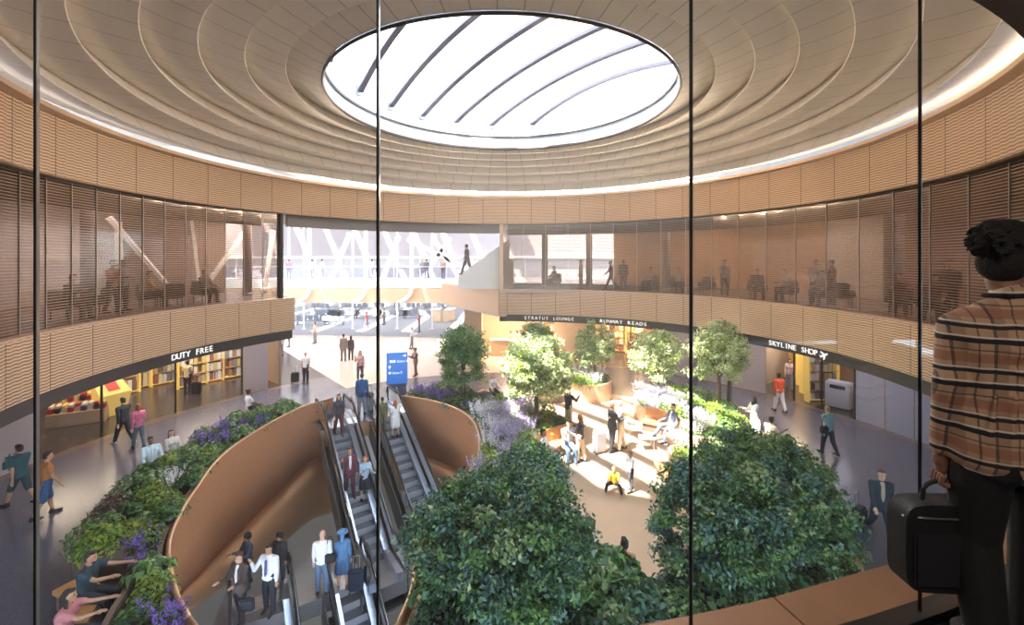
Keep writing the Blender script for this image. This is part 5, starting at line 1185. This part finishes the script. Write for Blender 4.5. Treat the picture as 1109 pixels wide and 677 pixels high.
# --- on the escalators
v = on_esc(0, .35, .45); person(v.x, v.y, v.z, PI+.6, 'walk_slow', 'woman in dark sweater and maroon trousers stepping onto the left escalator', (.05, .05, .06), (.13, .03, .05), 'light', 'long', (.07, .03, .02), True, h=1.7)
handbag(v.x-.38, v.y-.05, v.z+.68, .6, (.10, .12, .15), 'grey bag in the hand of the woman stepping onto the escalator')
v = on_esc(0, 2.75, .28); person(v.x, v.y, v.z, PI+.6, 'phone', 'man in maroon suit with pale shirt riding down the left escalator', (.11, .03, .045), (.10, .03, .045), 'tan', 'short', (.06, .03, .02), bottom='jacket', h=1.8)
v = on_esc(0, 2.95, .78); person(v.x, v.y, v.z, PI+.6, 'hold', 'red-haired woman in light denim jacket and black skirt on the left escalator', (.36, .46, .58), (.02, .02, .03), 'light', 'bob', (.38, .10, .04), True, bottom='skirt', h=1.66)
v = on_esc(1, .9, .62); person(v.x, v.y, v.z, .6, 'stand', 'girl with red hair in a white dress seen from behind on the right escalator', (.82, .80, .78), (.82, .80, .78), 'light', 'long', (.35, .12, .05), True, bottom='skirt', sleeve=1, h=1.6)
v = on_esc(1, .55, .18); person(v.x, v.y, v.z, .6, 'stand', 'person in olive green beside the girl in white on the right escalator', (.12, .13, .05), (.25, .2, .12), 'tan', 'short', h=1.5)
# --- mid landing
x, y = -5.55, 12.62; person(x, y, -DROP, .15, 'stand', 'balding man in white shirt and jeans seen from behind on the landing', (.74, .72, .70), (.10, .15, .24), 'light', None, h=1.84)
person(x+.52, y+.2, -DROP, .3, 'stand', 'woman in blue sun hat and denim dress seen from behind on the landing', (.07, .17, .32), (.06, .13, .26), 'light', 'hat', (.10, .22, .42), True, bottom='skirt', sleeve=2, h=1.74, shoe=(.3, .15, .1))
handbag(x+.24, y-.03, -1.85, .2, (.015, .015, .02), 'black shoulder bag between the couple seen from behind', strap=.5)
trolley(x+.95, y+.1, -DROP+.001, .2, (.02, .03, .06), 'dark blue suitcase right of the woman in the blue hat', h=.6)
v = on_esc(3, -.15, .35); person(-7.35, 11.65, v.z, PI-.25, 'hold', 'businessman in brown suit looking down at the bottom of the picture', (.075, .05, .045), (.05, .035, .035), 'light', 'short', (.12, .04, .03), bottom='jacket', h=1.86)
person(-6.72, 11.95, v.z, PI-.1, 'phone', 'businessman in white shirt and blue tie talking on a phone', (.72, .74, .80), (.02, .02, .025), 'tan', 'short', h=1.88)
b = MB(); b.add([(0, .0, .0), (.03, .0, -.03), (.035, .0, -.40), (0, .0, -.46), (-.035, .0, -.40), (-.03, .0, -.03), (0, -.01, -.0), (.03, -.012, -.03), (.035, -.012, -.40), (0, -.012, -.46), (-.035, -.012, -.40), (-.03, -.012, -.03)], [(0, 1, 2, 3, 4, 5), (11, 10, 9, 8, 7, 6), (0, 6, 7, 1), (1, 7, 8, 2), (2, 8, 9, 3), (3, 9, 10, 4), (4, 10, 11, 5), (5, 11, 6, 0)])
tie = b.build('necktie', cloth((.08, .07, .22)), None); tie.location = (-6.73, 11.80, -DROP+1.58); tie.rotation_euler = (-.05, 0, -.1); tag(tie, 'dark blue necktie of the businessman on the phone', 'tie')
handbag(-7.05, 11.45, v.z+.45, .1, (.02, .02, .025), 'black briefcase hanging beside the businessman in brown', w_=.4, h=.32, strap=.06)
person(-7.9, 12.9, -DROP, 2.6, 'hold', 'person in dark clothes behind the businessmen with black hair', (.05, .06, .1), (.04, .04, .05), 'brown', 'afro', (.01, .01, .01), True, h=1.6)
person(-7.0, 13.0, -DROP, PI, 'stand', 'person with round dark hair peeking between the two businessmen', (.04, .03, .03), (.04, .04, .05), 'tan', 'afro', (.015, .01, .01), h=1.55)
v = at(275, 606, LZ); person(v.x, v.y, LZ, .6, 'stand', 'woman in white top and jeans on the lowest floor under the copper arch', (.8, .8, .8), (.12, .22, .35), 'light', 'long', fem=True, h=1.68)
# --- plaza
x, y, z = G(616, 466, .02); person(x, y, z, -.9, 'drink', 'man in cap and black vest drinking beside the middle planter', (.03, .03, .04), (.55, .50, .42), 'light', 'cap', (.03, .03, .03), h=1.76)
x, y, z = G(663, 489, .02); person(x, y, z, -1.2, 'hold', 'man in dark jacket embracing a companion beside a silver suitcase', (.035, .035, .05), (.02, .02, .03), 'tan', 'short', (.15, .08, .05), bottom='jacket', h=1.76)
person(x+.34, y+.12, z, 1.4, 'hold', 'companion in cream coat embracing the man in the dark jacket', (.68, .60, .50), (.66, .58, .48), 'light', 'cap', (.5, .48, .42), bottom='jacket', h=1.8)
trolley(x-.48, y-.12, .02, .4, (.42, .42, .45), 'large silver suitcase on the plaza beside the embracing pair', h=.78, w_=.5)
x, y, z = G(716, 473, .02); person(6.2, 16.75, .02, 1.9, 'sit_crossed', 'man in grey-blue suit seated with crossed legs on the long planter bench', (.15, .17, .25), (.12, .14, .21), 'tan', 'short', bottom='jacket', seat=.42, h=1.8)
x, y = G(665, 532)[:2]; person(x, y, .02, PI-.3, 'floor_sit', 'small child in yellow top sitting on the plaza floor', (.85, .55, .04), (.03, .03, .05), 'light', 'short', (.45, .3, .12), h=1.15)
x, y = G(683, 533)[:2]; person(x, y, .02, 1.9, 'hold', 'boy in white shirt standing over the child in yellow', (.85, .82, .80), (.12, .12, .15), 'light', 'short', (.3, .22, .15), h=1.2)
x, y = G(608, 545)[:2]; person(x-.1, y+.1, .02, -.5, 'hold', 'small blond child in tan clothes in front of the seated couple', (.45, .30, .18), (.5, .45, .4), 'light', 'short', (.55, .38, .18), h=1.1)
person(1.05, 14.25, .02, PI+1.2, 'sit', 'man in white shirt and pale jeans seated on the curved bench', (.82, .82, .84), (.30, .40, .55), 'tan', 'short', seat=.42, h=1.8)
x, y = G(617, 515)[:2]; person(1.95, 15.15, .02, PI+.2, 'sit_read', 'man in beige jacket and jeans leaning forward on the curved bench', (.55, .47, .38), (.10, .18, .34), 'light', 'short', (.08, .05, .03), bottom='jacket', seat=.42, h=1.8)
person(2.35, 14.85, .02, 1.0, 'hold', 'person in black vest and cream trousers standing close to the seated man in beige', (.03, .03, .05), (.62, .5, .38), 'light', 'long', (.3, .15, .07), True, h=1.62)
person(-.95, 21.3, .02, PI+.5, 'sit', 'woman in black and white seated behind the green rounded tree', (.55, .50, .50), (.03, .03, .03), 'light', 'long', (.3, .15, .08), True, seat=.45, h=1.68)
person(.1, 19.9, .02, PI, 'sit', 'red-haired person seated behind the lilac flowers', (.45, .30, .2), (.1, .08, .08), 'light', 'bob', (.35, .13, .05), True, seat=.42)
person(2.25, 8.65, .02, 0, 'sit', 'person with dark bun and bare shoulders seated at the near edge of the sunlit floor', (.62, .36, .22), (.3, .2, .15), 'tan', 'bun', (.015, .012, .01), True, seat=.5, sleeve=1, h=1.7)
person(9.25, 15.5, 0, -1.2, 'sit_read', 'person in cream top and black trousers reading on the walkway side bench', (.72, .58, .45), (.02, .02, .025), 'brown', 'short', seat=.42, sleeve=1)
x, y, z = G(820, 478); person(x, y+.2, z, 1.7, 'hold', 'woman in black headscarf and white robe behind the dark tree', (.85, .83, .85), (.8, .8, .82), 'brown', 'scarf', (.02, .02, .025), True, bottom='skirt', h=1.66)
person(x-.35, y-.5, z, 2.2, 'stand', 'child in white headscarf beside the woman in the black headscarf', (.88, .86, .86), (.85, .85, .85), 'light', 'scarf', (.85, .83, .82), True, bottom='skirt', h=1.25)
x, y, z = G(844, 446); person(x, y, z, .1, 'walk_slow', 'man in bright orange-red shirt and white trousers facing the right shop', (.75, .10, .04), (.78, .74, .72), 'dark', 'short', (.01, .01, .01), h=1.78)
x, y, z = G(855, 422); person(x, y, z, 2.6, 'walk_slow', 'person in pale clothes just inside the SKYLINE SHOP', (.55, .45, .5), (.3, .3, .4), 'light', 'bob', fem=True, h=1.66)
x, y, z = G(897, 492); person(x, y, z, .2, 'walk_slow', 'person in pale teal shirt and black trousers seen from behind on the right walkway', (.22, .36, .38), (.02, .02, .025), 'light', 'short', (.3, .15, .08), sleeve=1, h=1.72)
handbag(x-.22, y-.1, .8, .3, (.02, .02, .025), 'black bag at the hip of the person in the pale teal shirt')
x, y, z = G(954, 585); person(x, y, z, PI-.35, 'walk', 'man in blue denim jacket and tan shirt striding on the right walkway', (.02, .035, .05), (.015, .025, .04), 'light', 'short', (.14, .05, .03), bottom='jacket', h=1.82, inner=(.42, .34, .25))
x2, y2, _ = G(931, 570); trolley(x2, y2, .0, .6, (.02, .02, .025), 'small black suitcase trailing behind the man in the denim jacket', h=.45)
x, y, z = G(632, 388); person(x, y, z, -.6, 'walk_slow', 'man in grey walking past the lit wall below the lounge sign', (.3, .3, .36), (.15, .15, .2), 'tan', 'short', h=1.7)
for px, py, c, lb in ((553, 384, (.5, .3, .2), 'person in brown inside the lounge, left one'), (560, 384, (.4, .35, .3), 'person in tan inside the lounge, right one'), (683, 392, (.45, .15, .15), 'person in red inside the book shop behind the pale tree'), (753, 412, (.25, .2, .3), 'person in purple behind the flowers of the long planter')):
    x, y, z = G(px, py); person(x, y, z, R_.uniform(0, 6), 'stand', lb, c, (.1, .1, .1), 'light')
# --- bridge and galleries
for i, (px, c, lb) in enumerate(((313, (.3, .2, .25), 'leftmost person on the footbridge'), (338, (.75, .6, .5), 'woman in cream on the left part of the footbridge'), (349, (.65, .68, .8), 'man in pale blue on the footbridge beside the woman in cream'), (403, (.35, .38, .5), 'person in blue-grey on the footbridge at the first glass joint'), (457, (.2, .18, .22), 'left one of three dark figures on the right of the footbridge'), (462, (.12, .1, .14), 'middle one of three dark figures on the right of the footbridge'), (480, (.3, .2, .18), 'right one of three dark figures on the right of the footbridge'))):
    person((px-554.5)*38/F, 38, 5.275, R_.uniform(0, 6), 'walk_slow' if i % 2 else 'stand', lb, c, (.2, .2, .25), 'light', 'short', h=1.72)
person(-2.75, 26.5, 6.06, 1.3, 'walk', 'person in dark clothes on the white stair at the top right of the opening', (.2, .16, .16), (.15, .13, .13), 'light', h=1.9)
def gal(px, R, rz, pose, lb, c, t=(.04, .04, .05), seat=None, **k):
    x, y = ring(R, th_at(px, R)); person(x, y, 5.22, rz, pose, lb, c, t, seat=seat, **k); return x, y
gal(600, 13.8, 2, 'sit', 'leftmost seated figure behind the right bronze screen', (.06, .05, .06), seat=.42)
gal(629, 13, 1.2, 'stand', 'standing figure in cream behind the right bronze screen above the lounge sign', (.7, .55, .45), (.4, .35, .3))
gal(662, 13, 1.4, 'walk', 'figure walking left behind the right screen, left of the pair', (.12, .09, .1)); gal(675, 13, -.3, 'walk_slow', 'dark figure walking behind the right screen, right of the pair', (.08, .07, .08))
gal(704, 13.4, 2, 'sit', 'seated figure left of the thick gallery column, behind the screen', (.5, .35, .3), seat=.42); gal(734, 13.2, 3, 'sit_read', 'seated figure right of the thick gallery column, behind the screen', (.5, .4, .32), seat=.42)
gal(785, 13, 2.6, 'stand', 'standing figure in pale clothes just right of the middle glass joint, upstairs', (.6, .55, .55), (.1, .1, .12)); gal(820, 12.9, 2.8, 'sit', 'seated dark-suited figure upstairs behind the right screen', (.05, .05, .07), seat=.42)
gal(851, 12.9, 2, 'sit_read', 'seated figure in beige upstairs behind the right screen', (.5, .38, .3), seat=.42); gal(883, 12.8, 2.2, 'hold', 'standing figure in white shirt upstairs behind the right screen', (.7, .66, .62)); gal(890, 12.7, 2, 'sit', 'seated brown-dressed figure beside the standing one upstairs', (.28, .15, .12), seat=.42); gal(901, 13.1, .6, 'stand', 'thin standing figure upstairs right of the one in the white shirt', (.3, .16, .12))
gal(975, 12.9, 2.4, 'sit_read', 'seated figure bent over a table upstairs near the right glass joint', (.2, .12, .1), seat=.42); gal(1012, 12.8, 2.2, 'sit', 'seated figure upstairs beside the head of the man in plaid', (.25, .12, .08), seat=.42); gal(1028, 13.2, 2.4, 'stand', 'standing figure upstairs beside the head of the man in plaid', (.2, .14, .13))
gal(122, 12.8, -1.5, 'hold', 'standing figure in orange behind the left bronze screen', (.6, .22, .04)); gal(133, 13.1, -1.4, 'stand', 'standing figure in grey next to the one in orange behind the left screen', (.4, .38, .4)); gal(163, 13.4, -1, 'sit', 'seated figure in yellow behind the left bronze screen', (.6, .4, .1), seat=.42); gal(222, 13.2, -1.8, 'sit', 'seated figure behind the left screen nearest the opening', (.25, .2, .2), seat=.42)
gal(75, 12.9, -1.4, 'sit_read', 'seated figure behind the left screen beside the far left glass joint', (.12, .09, .09), seat=.42)
# lounge chairs upstairs under the seated figures
def armchair(x, y, z, rz, lb, grp='lounge chairs behind the bronze screens', m=None):
    e = empty('lounge_chair', (x, y, z), rz, lb, 'chair', grp); m = m or mat('lounge_fabric', (.10, .07, .06), .8)
    q = MB(); q.box((0, -.05, .36), (.62, .6, .12), bev=.04); q.build('seat', m, e); q = MB(); q.box((0, -.34, .62), (.62, .1, .5), bev=.04); q.build('backrest', m, e)
    for s in (-1, 1):
        q = MB(); q.box((s*.34, -.05, .48), (.07, .56, .24), bev=.02); q.build('armrest', m, e)
        for t in (-1, 1): q = MB(); q.sweep([(s*.27, t*.22-.05, 0), (s*.27, t*.22-.05, .3)], .018, 6); q.build('leg', BLACK, e)
for px, R, rz in ((600, 13.8, 2), (704, 13.4, 2), (734, 13.2, 3), (820, 12.9, 2.8), (851, 12.9, 2), (890, 12.7, 2), (975, 12.9, 2.4), (1012, 12.8, 2.2), (163, 13.4, -1), (222, 13.2, -1.8), (75, 12.9, -1.4), (100, 13.2, 2), (185, 13.1, 1), (912, 13.1, 2.7), (765, 13.3, 2.4)):
    x, y = ring(R, th_at(px, R)); armchair(x, y, 5.22, rz, 'low dark lounge chair on the upper gallery behind the bronze screen')

# ------------------------------------------------------------------ the man in the foreground
HX, HY, HZ = 2.13, 1.84, 5.25
def hero():
    e = empty('person', (HX, HY, HZ), -.35, 'man in a brown and black plaid shirt seen from behind in the right foreground', 'person')
    vox = .008; b = MB()
    up = lambda x, y, z: V(x, y, z)
    # skeleton
    sh = .178; shz = 1.56; hipz = .98
    head = V(.0, .03, 1.735)
    R = {'L': (V(-sh, 0, shz-.11), V(-sh-.04, -.03, shz-.36), V(-sh-.03, .05, shz-.68)), 'R': (V(sh, 0, shz-.11), V(sh+.04, -.02, shz-.36), V(sh+.03, .1, shz-.60))}
    def torso(b, g=0):
        for s in (-1, 1):
            b.cap(up(s*.075, 0, hipz-.02), up(s*.075, 0, 1.18), .115+g, .108+g); b.cap(up(s*.075, 0, 1.18), up(s*.105, 0, 1.42), .108+g, .118+g)
            b.cap(up(s*.025, -.01, 1.525), up(s*(sh-.01), 0, shz-.12), .066+g, .060+g); b.cap(up(s*.07, -.03, 1.38), up(s*.13, -.03, 1.41), .095+g, .08+g)
        b.cap(up(0, 0, 1.0), up(0, 0, 1.44), .11+g, .115+g)
    torso(b); b.cap(V(0, 0, 1.52), V(0, .015, 1.66), .062, .060)
    b.ball(head+V(0, 0, .02), (.078, .100, .112), 20, 14); b.cap(head+V(0, .035, -.045), head+V(0, .055, -.09), .060, .044); b.ball(head+V(0, .112, -.01), (.015, .02, .028)); b.ball(head+V(0, .100, -.062), (.027, .014, .014))
    for s in (-1, 1): b.ball(head+V(s*.082, -.005, -.005), (.011, .022, .034)); b.ball(head+V(s*.03, .09, .035), (.022, .012, .008))
    legs = {-1: (V(-.095, 0, .97), V(-.10, .05, .52), V(-.10, -.05, .10)), 1: (V(.095, 0, .97), V(.15, .12, .54), V(.17, .20, .10))}
    for s, (h_, k, a_) in legs.items(): b.cap(h_, k, .095, .062); b.cap(k, a_, .06, .04); b.cap(a_+V(0, -.03, -.05), a_+V(0, .16, -.065), .04, .03)
    for s in ('L', 'R'):
        r, k, w_ = R[s]; b.cap(r, k, .055, .042); b.cap(k, w_, .042, .030); d = (w_-k).normalized(); b.cap(w_, w_+d*.045, .028, .034); b.ball(w_+d*.075, (.022, .042, .045))
    ex = MB()
    for s, sg in (('L', 1), ('R', -1)):   # palm faces the thigh; fingers curl round the handle
        r, k, w_ = R[s]; d = V(0, .02, -1)
        for q, (o_, l_) in enumerate(((.034, 1.0), (.012, 1.1), (-.011, 1.03), (-.032, .85))):
            p = w_+V(-.012*sg, o_, -.105); p2 = p+V(-.006*sg, .004, -.034*l_); p3 = p2+V(.024*sg, .002, -.014); p4 = p3+V(.016*sg, 0, .020*l_)
            ex.cap(p, p2, .0105, .0098, 8); ex.cap(p2, p3, .0098, .009, 8); ex.cap(p3, p4, .009, .008, 8)
        p = w_+V(.006*sg, .040, -.05); ex.cap(p, p+V(.012*sg, .022, -.035), .013, .011, 8); ex.cap(p+V(.012*sg, .022, -.035), p+V(.026*sg, .012, -.060), .011, .009, 8)
        ex.ball(head+V(sg*.03, .094, .015), (.013, .009, .009), 8, 6, mi=1)
    bmh = remesh(b, 'body', vox, 2, ex)
    for v in bmh.vertices:      # head turned to the right
        t = min(1, max(0, (v.co.z-1.60)/.05))
        if t > 0: v.co = head+Matrix.Rotation(-.85*t, 3, 'Z') @ (v.co-head)
    part('body', bmh, SKIN['brown'], e, EYEM)
    b = MB(); torso(b, .014)
    for s in (-1, 1): b.cap(V(s*.08, 0, 1.1), V(s*.085, -.005, .93), .128, .134)
    b.cap(V(0, 0, 1.1), V(0, -.005, .93), .128, .132)
    b.cap(V(0, -.01, 1.52), V(0, 0, 1.585), .09, .074)
    for s in ('L', 'R'): r, k, w_ = R[s]; b.cap(r, k, .072, .060); b.cap(k, w_+(k-w_)*.08, .060, .046); b.ball(k+V(0, -.01, .03), .063)
    for q in range(5): b.cap(V(-.14+.07*q, -.125, 1.0+.04*(q % 2)), V(-.12+.06*q, -.135, 1.2), .012, .008)   # folds
    b.cap(V(-.15, -.10, 1.36), V(-.03, -.13, 1.28), .012, .006); b.cap(V(.15, -.10, 1.36), V(.04, -.13, 1.26), .012, .006)
    shirt = remesh(b, 'plaid_shirt', vox, 4)
    m = D.materials.new('plaid_flannel'); m.use_nodes = True; nt = m.node_tree; bs = nt.nodes['Principled BSDF']; bs.inputs['Roughness'].default_value = .9
    tc = nt.nodes.new('ShaderNodeTexCoord'); sp = nt.nodes.new('ShaderNodeSeparateXYZ')
    nz = nt.nodes.new('ShaderNodeTexNoise'); nz.inputs['Scale'].default_value = 4; vm = nt.nodes.new('ShaderNodeVectorMath'); vm.operation = 'MULTIPLY_ADD'; vm.inputs[1].default_value = (.03, .03, .03)
    lnk(nt, tc.outputs['Object'], nz.inputs['Vector']); lnk(nt, nz.outputs['Color'], vm.inputs[0]); lnk(nt, tc.outputs['Object'], vm.inputs[2]); lnk(nt, vm.outputs[0], sp.inputs[0])
    def mth(op, a, b_=None):
        q = nt.nodes.new('ShaderNodeMath'); q.operation = op
        for i, x in enumerate((a, b_)):
            if x is None: continue
            if isinstance(x, (int, float)): q.inputs[i].default_value = x
            else: lnk(nt, x, q.inputs[i])
        return q.outputs[0]
    def mix(prev, fac, col):
        q = nt.nodes.new('ShaderNodeMix'); q.data_type = 'RGBA'; lnk(nt, fac, q.inputs[0]); q.inputs[7].default_value = (*col, 1)
        if isinstance(prev, tuple): q.inputs[6].default_value = (*prev, 1)
        else: lnk(nt, prev, q.inputs[6])
        return q.outputs[2]
    def band(ax, per, c, w_):  # stripe centred at c of width w_
        fr = mth('FRACT', mth('DIVIDE', mth('ADD', ax, 10), per)); return mth('LESS_THAN', mth('ABSOLUTE', mth('SUBTRACT', fr, c)), w_/2)
    z_ = sp.outputs[2]; x_ = sp.outputs[0]; Pz, Px = .19, .115
    c = mix((.50, .32, .21), mth('MULTIPLY', band(x_, Px, .30, .30), .45), (.20, .11, .08))
    c = mix(c, mth('MULTIPLY', band(z_, Pz, .74, .20), .6), (.30, .10, .06))
    c = mix(c, mth('MULTIPLY', band(x_, Px, .70, .05), .7), (.05, .04, .05)); c = mix(c, mth('MULTIPLY', band(x_, Px, .10, .09), .75), (.03, .028, .04))
    c = mix(c, band(z_, Pz, .14, .11), (.02, .02, .03)); c = mix(c, band(z_, Pz, .225, .035), (.72, .66, .60)); c = mix(c, band(z_, Pz, .46, .08), (.025, .022, .03)); c = mix(c, band(z_, Pz, .53, .03), (.66, .6, .55)); c = mix(c, mth('MULTIPLY', band(z_, Pz, .92, .03), .8), (.05, .045, .05))
    lnk(nt, c, bs.inputs['Base Color'])
    part('plaid_shirt', shirt, m, e)
    b = MB()
    for s in (-1, 1): b.cap(V(s*.075, .02, 1.585), V(s*.04, -.06, 1.612), .018, .024)
    b.cap(V(-.045, -.062, 1.61), V(.045, -.062, 1.61), .026, .026); part('collar', remesh(b, 'collar', .007, 2), m, e)
    b = MB(); b.cap(V(-.06, 0, .99), V(.06, 0, .99), .108, .108); b.ball(V(-.07, -.035, .90), (.10, .10, .12)); b.ball(V(.07, -.035, .90), (.10, .10, .12))
    for s, (h_, k, a_) in legs.items(): b.cap(h_-V(0, 0, .06), k, .108, .088); b.cap(k, a_+V(0, 0, -.02), .088, .07)
    part('trousers', remesh(b, 'trousers', vox, 4), cloth((.008, .008, .011)), e)
    for s, (h_, k, a_) in legs.items(): b = MB(); b.cap(a_+V(0, -.04, -.045), a_+V(0, .18, -.055), .052, .042); b.cap(a_, a_+V(0, -.02, -.05), .05, .05); part('shoe', remesh(b, 'shoe', .01, 2), cloth((.02, .015, .012)), e)
    # hair: close sides, knot of twists at the back of the crown
    b = MB(); b.ball(head+V(0, -.01, .078), (.097, .113, .112), 16, 12); b.ball(head+V(0, -.05, .0), (.084, .066, .085), 16, 12); b.ball(head+V(0, .07, .10), (.06, .05, .035))
    rr = random.Random(5)
    for q in range(70):
        a = rr.uniform(0, 2*PI); el = rr.uniform(.1, 1.5); d = V(math.cos(a)*math.cos(el), math.sin(a)*math.cos(el)-.25, math.sin(el)).normalized(); p = head+V(0, -.02, .055)+V(d.x*.085, d.y*.1, d.z*.082); b.cap(p, p+d*.018+V(rr.uniform(-.012, .012), rr.uniform(-.02, .01), rr.uniform(-.005, .012)), .012, .007, 6)
    kn = head+V(-.01, -.115, .105); b.ball(kn, (.068, .06, .082))
    for q in range(46):
        d = V(rr.uniform(-1, 1), rr.uniform(-1, .1), rr.uniform(-1, 1)).normalized(); p = kn+d*.062; b.cap(p, p+d*.020+V(0, -.004, -.012), .012, .007, 6)
    hm = remesh(b, 'hair', .006, 1)
    for v in hm.vertices: v.co = head+Matrix.Rotation(-.75, 3, 'Z') @ (v.co-head)
    part('hair', hm, mat('hair_black', (.012, .010, .010), .85, bump='noise', bscale=120, bstr=.5), e)
    # watch band
    r, k, w_ = R['L']
    M = Matrix.Rotation(-.35, 3, 'Z'); hp = M @ (w_+V(0, 0, -.135))+V(HX, HY, HZ); return hp
hp = hero()
e = empty('briefcase', (hp.x, hp.y, hp.z-.475), -.05, 'black soft rectangular briefcase carried low by the man in plaid', 'briefcase')
BAGM = mat('black_nylon', (.012, .012, .014), .6, bump='noise', bscale=150, bstr=.2)
q = MB(); q.prism([(.20*math.copysign(abs(math.cos(a))**.35, math.cos(a)), .195*math.copysign(abs(math.sin(a))**.35, math.sin(a))) for a in [i*2*PI/40 for i in range(40)]], -.052, .052); q.v = [(x_, -z_, y_+.195) for x_, y_, z_ in q.v]; q.build('body', BAGM, e, auto=60)
q = MB(); q.box((0, -.057, .15), (.34, .02, .24), bev=.009); q.build('front_pocket', mat('black_nylon_pocket', (.02, .02, .024), .55), e, auto=60)
q = MB(); q.sweep(spline([(-.2, -.03, .33), (-.1, -.058, .335), (.1, -.058, .335), (.2, -.03, .33)], 4), .005, 6); q.build('zip', STEEL, e)
q = MB(); q.sweep(spline([(-.09, 0, .385), (-.07, 0, .455), (0, 0, .475), (.07, 0, .455), (.09, 0, .385)], 5), .010, 8); q.build('handle', BAGM, e, smooth=True)
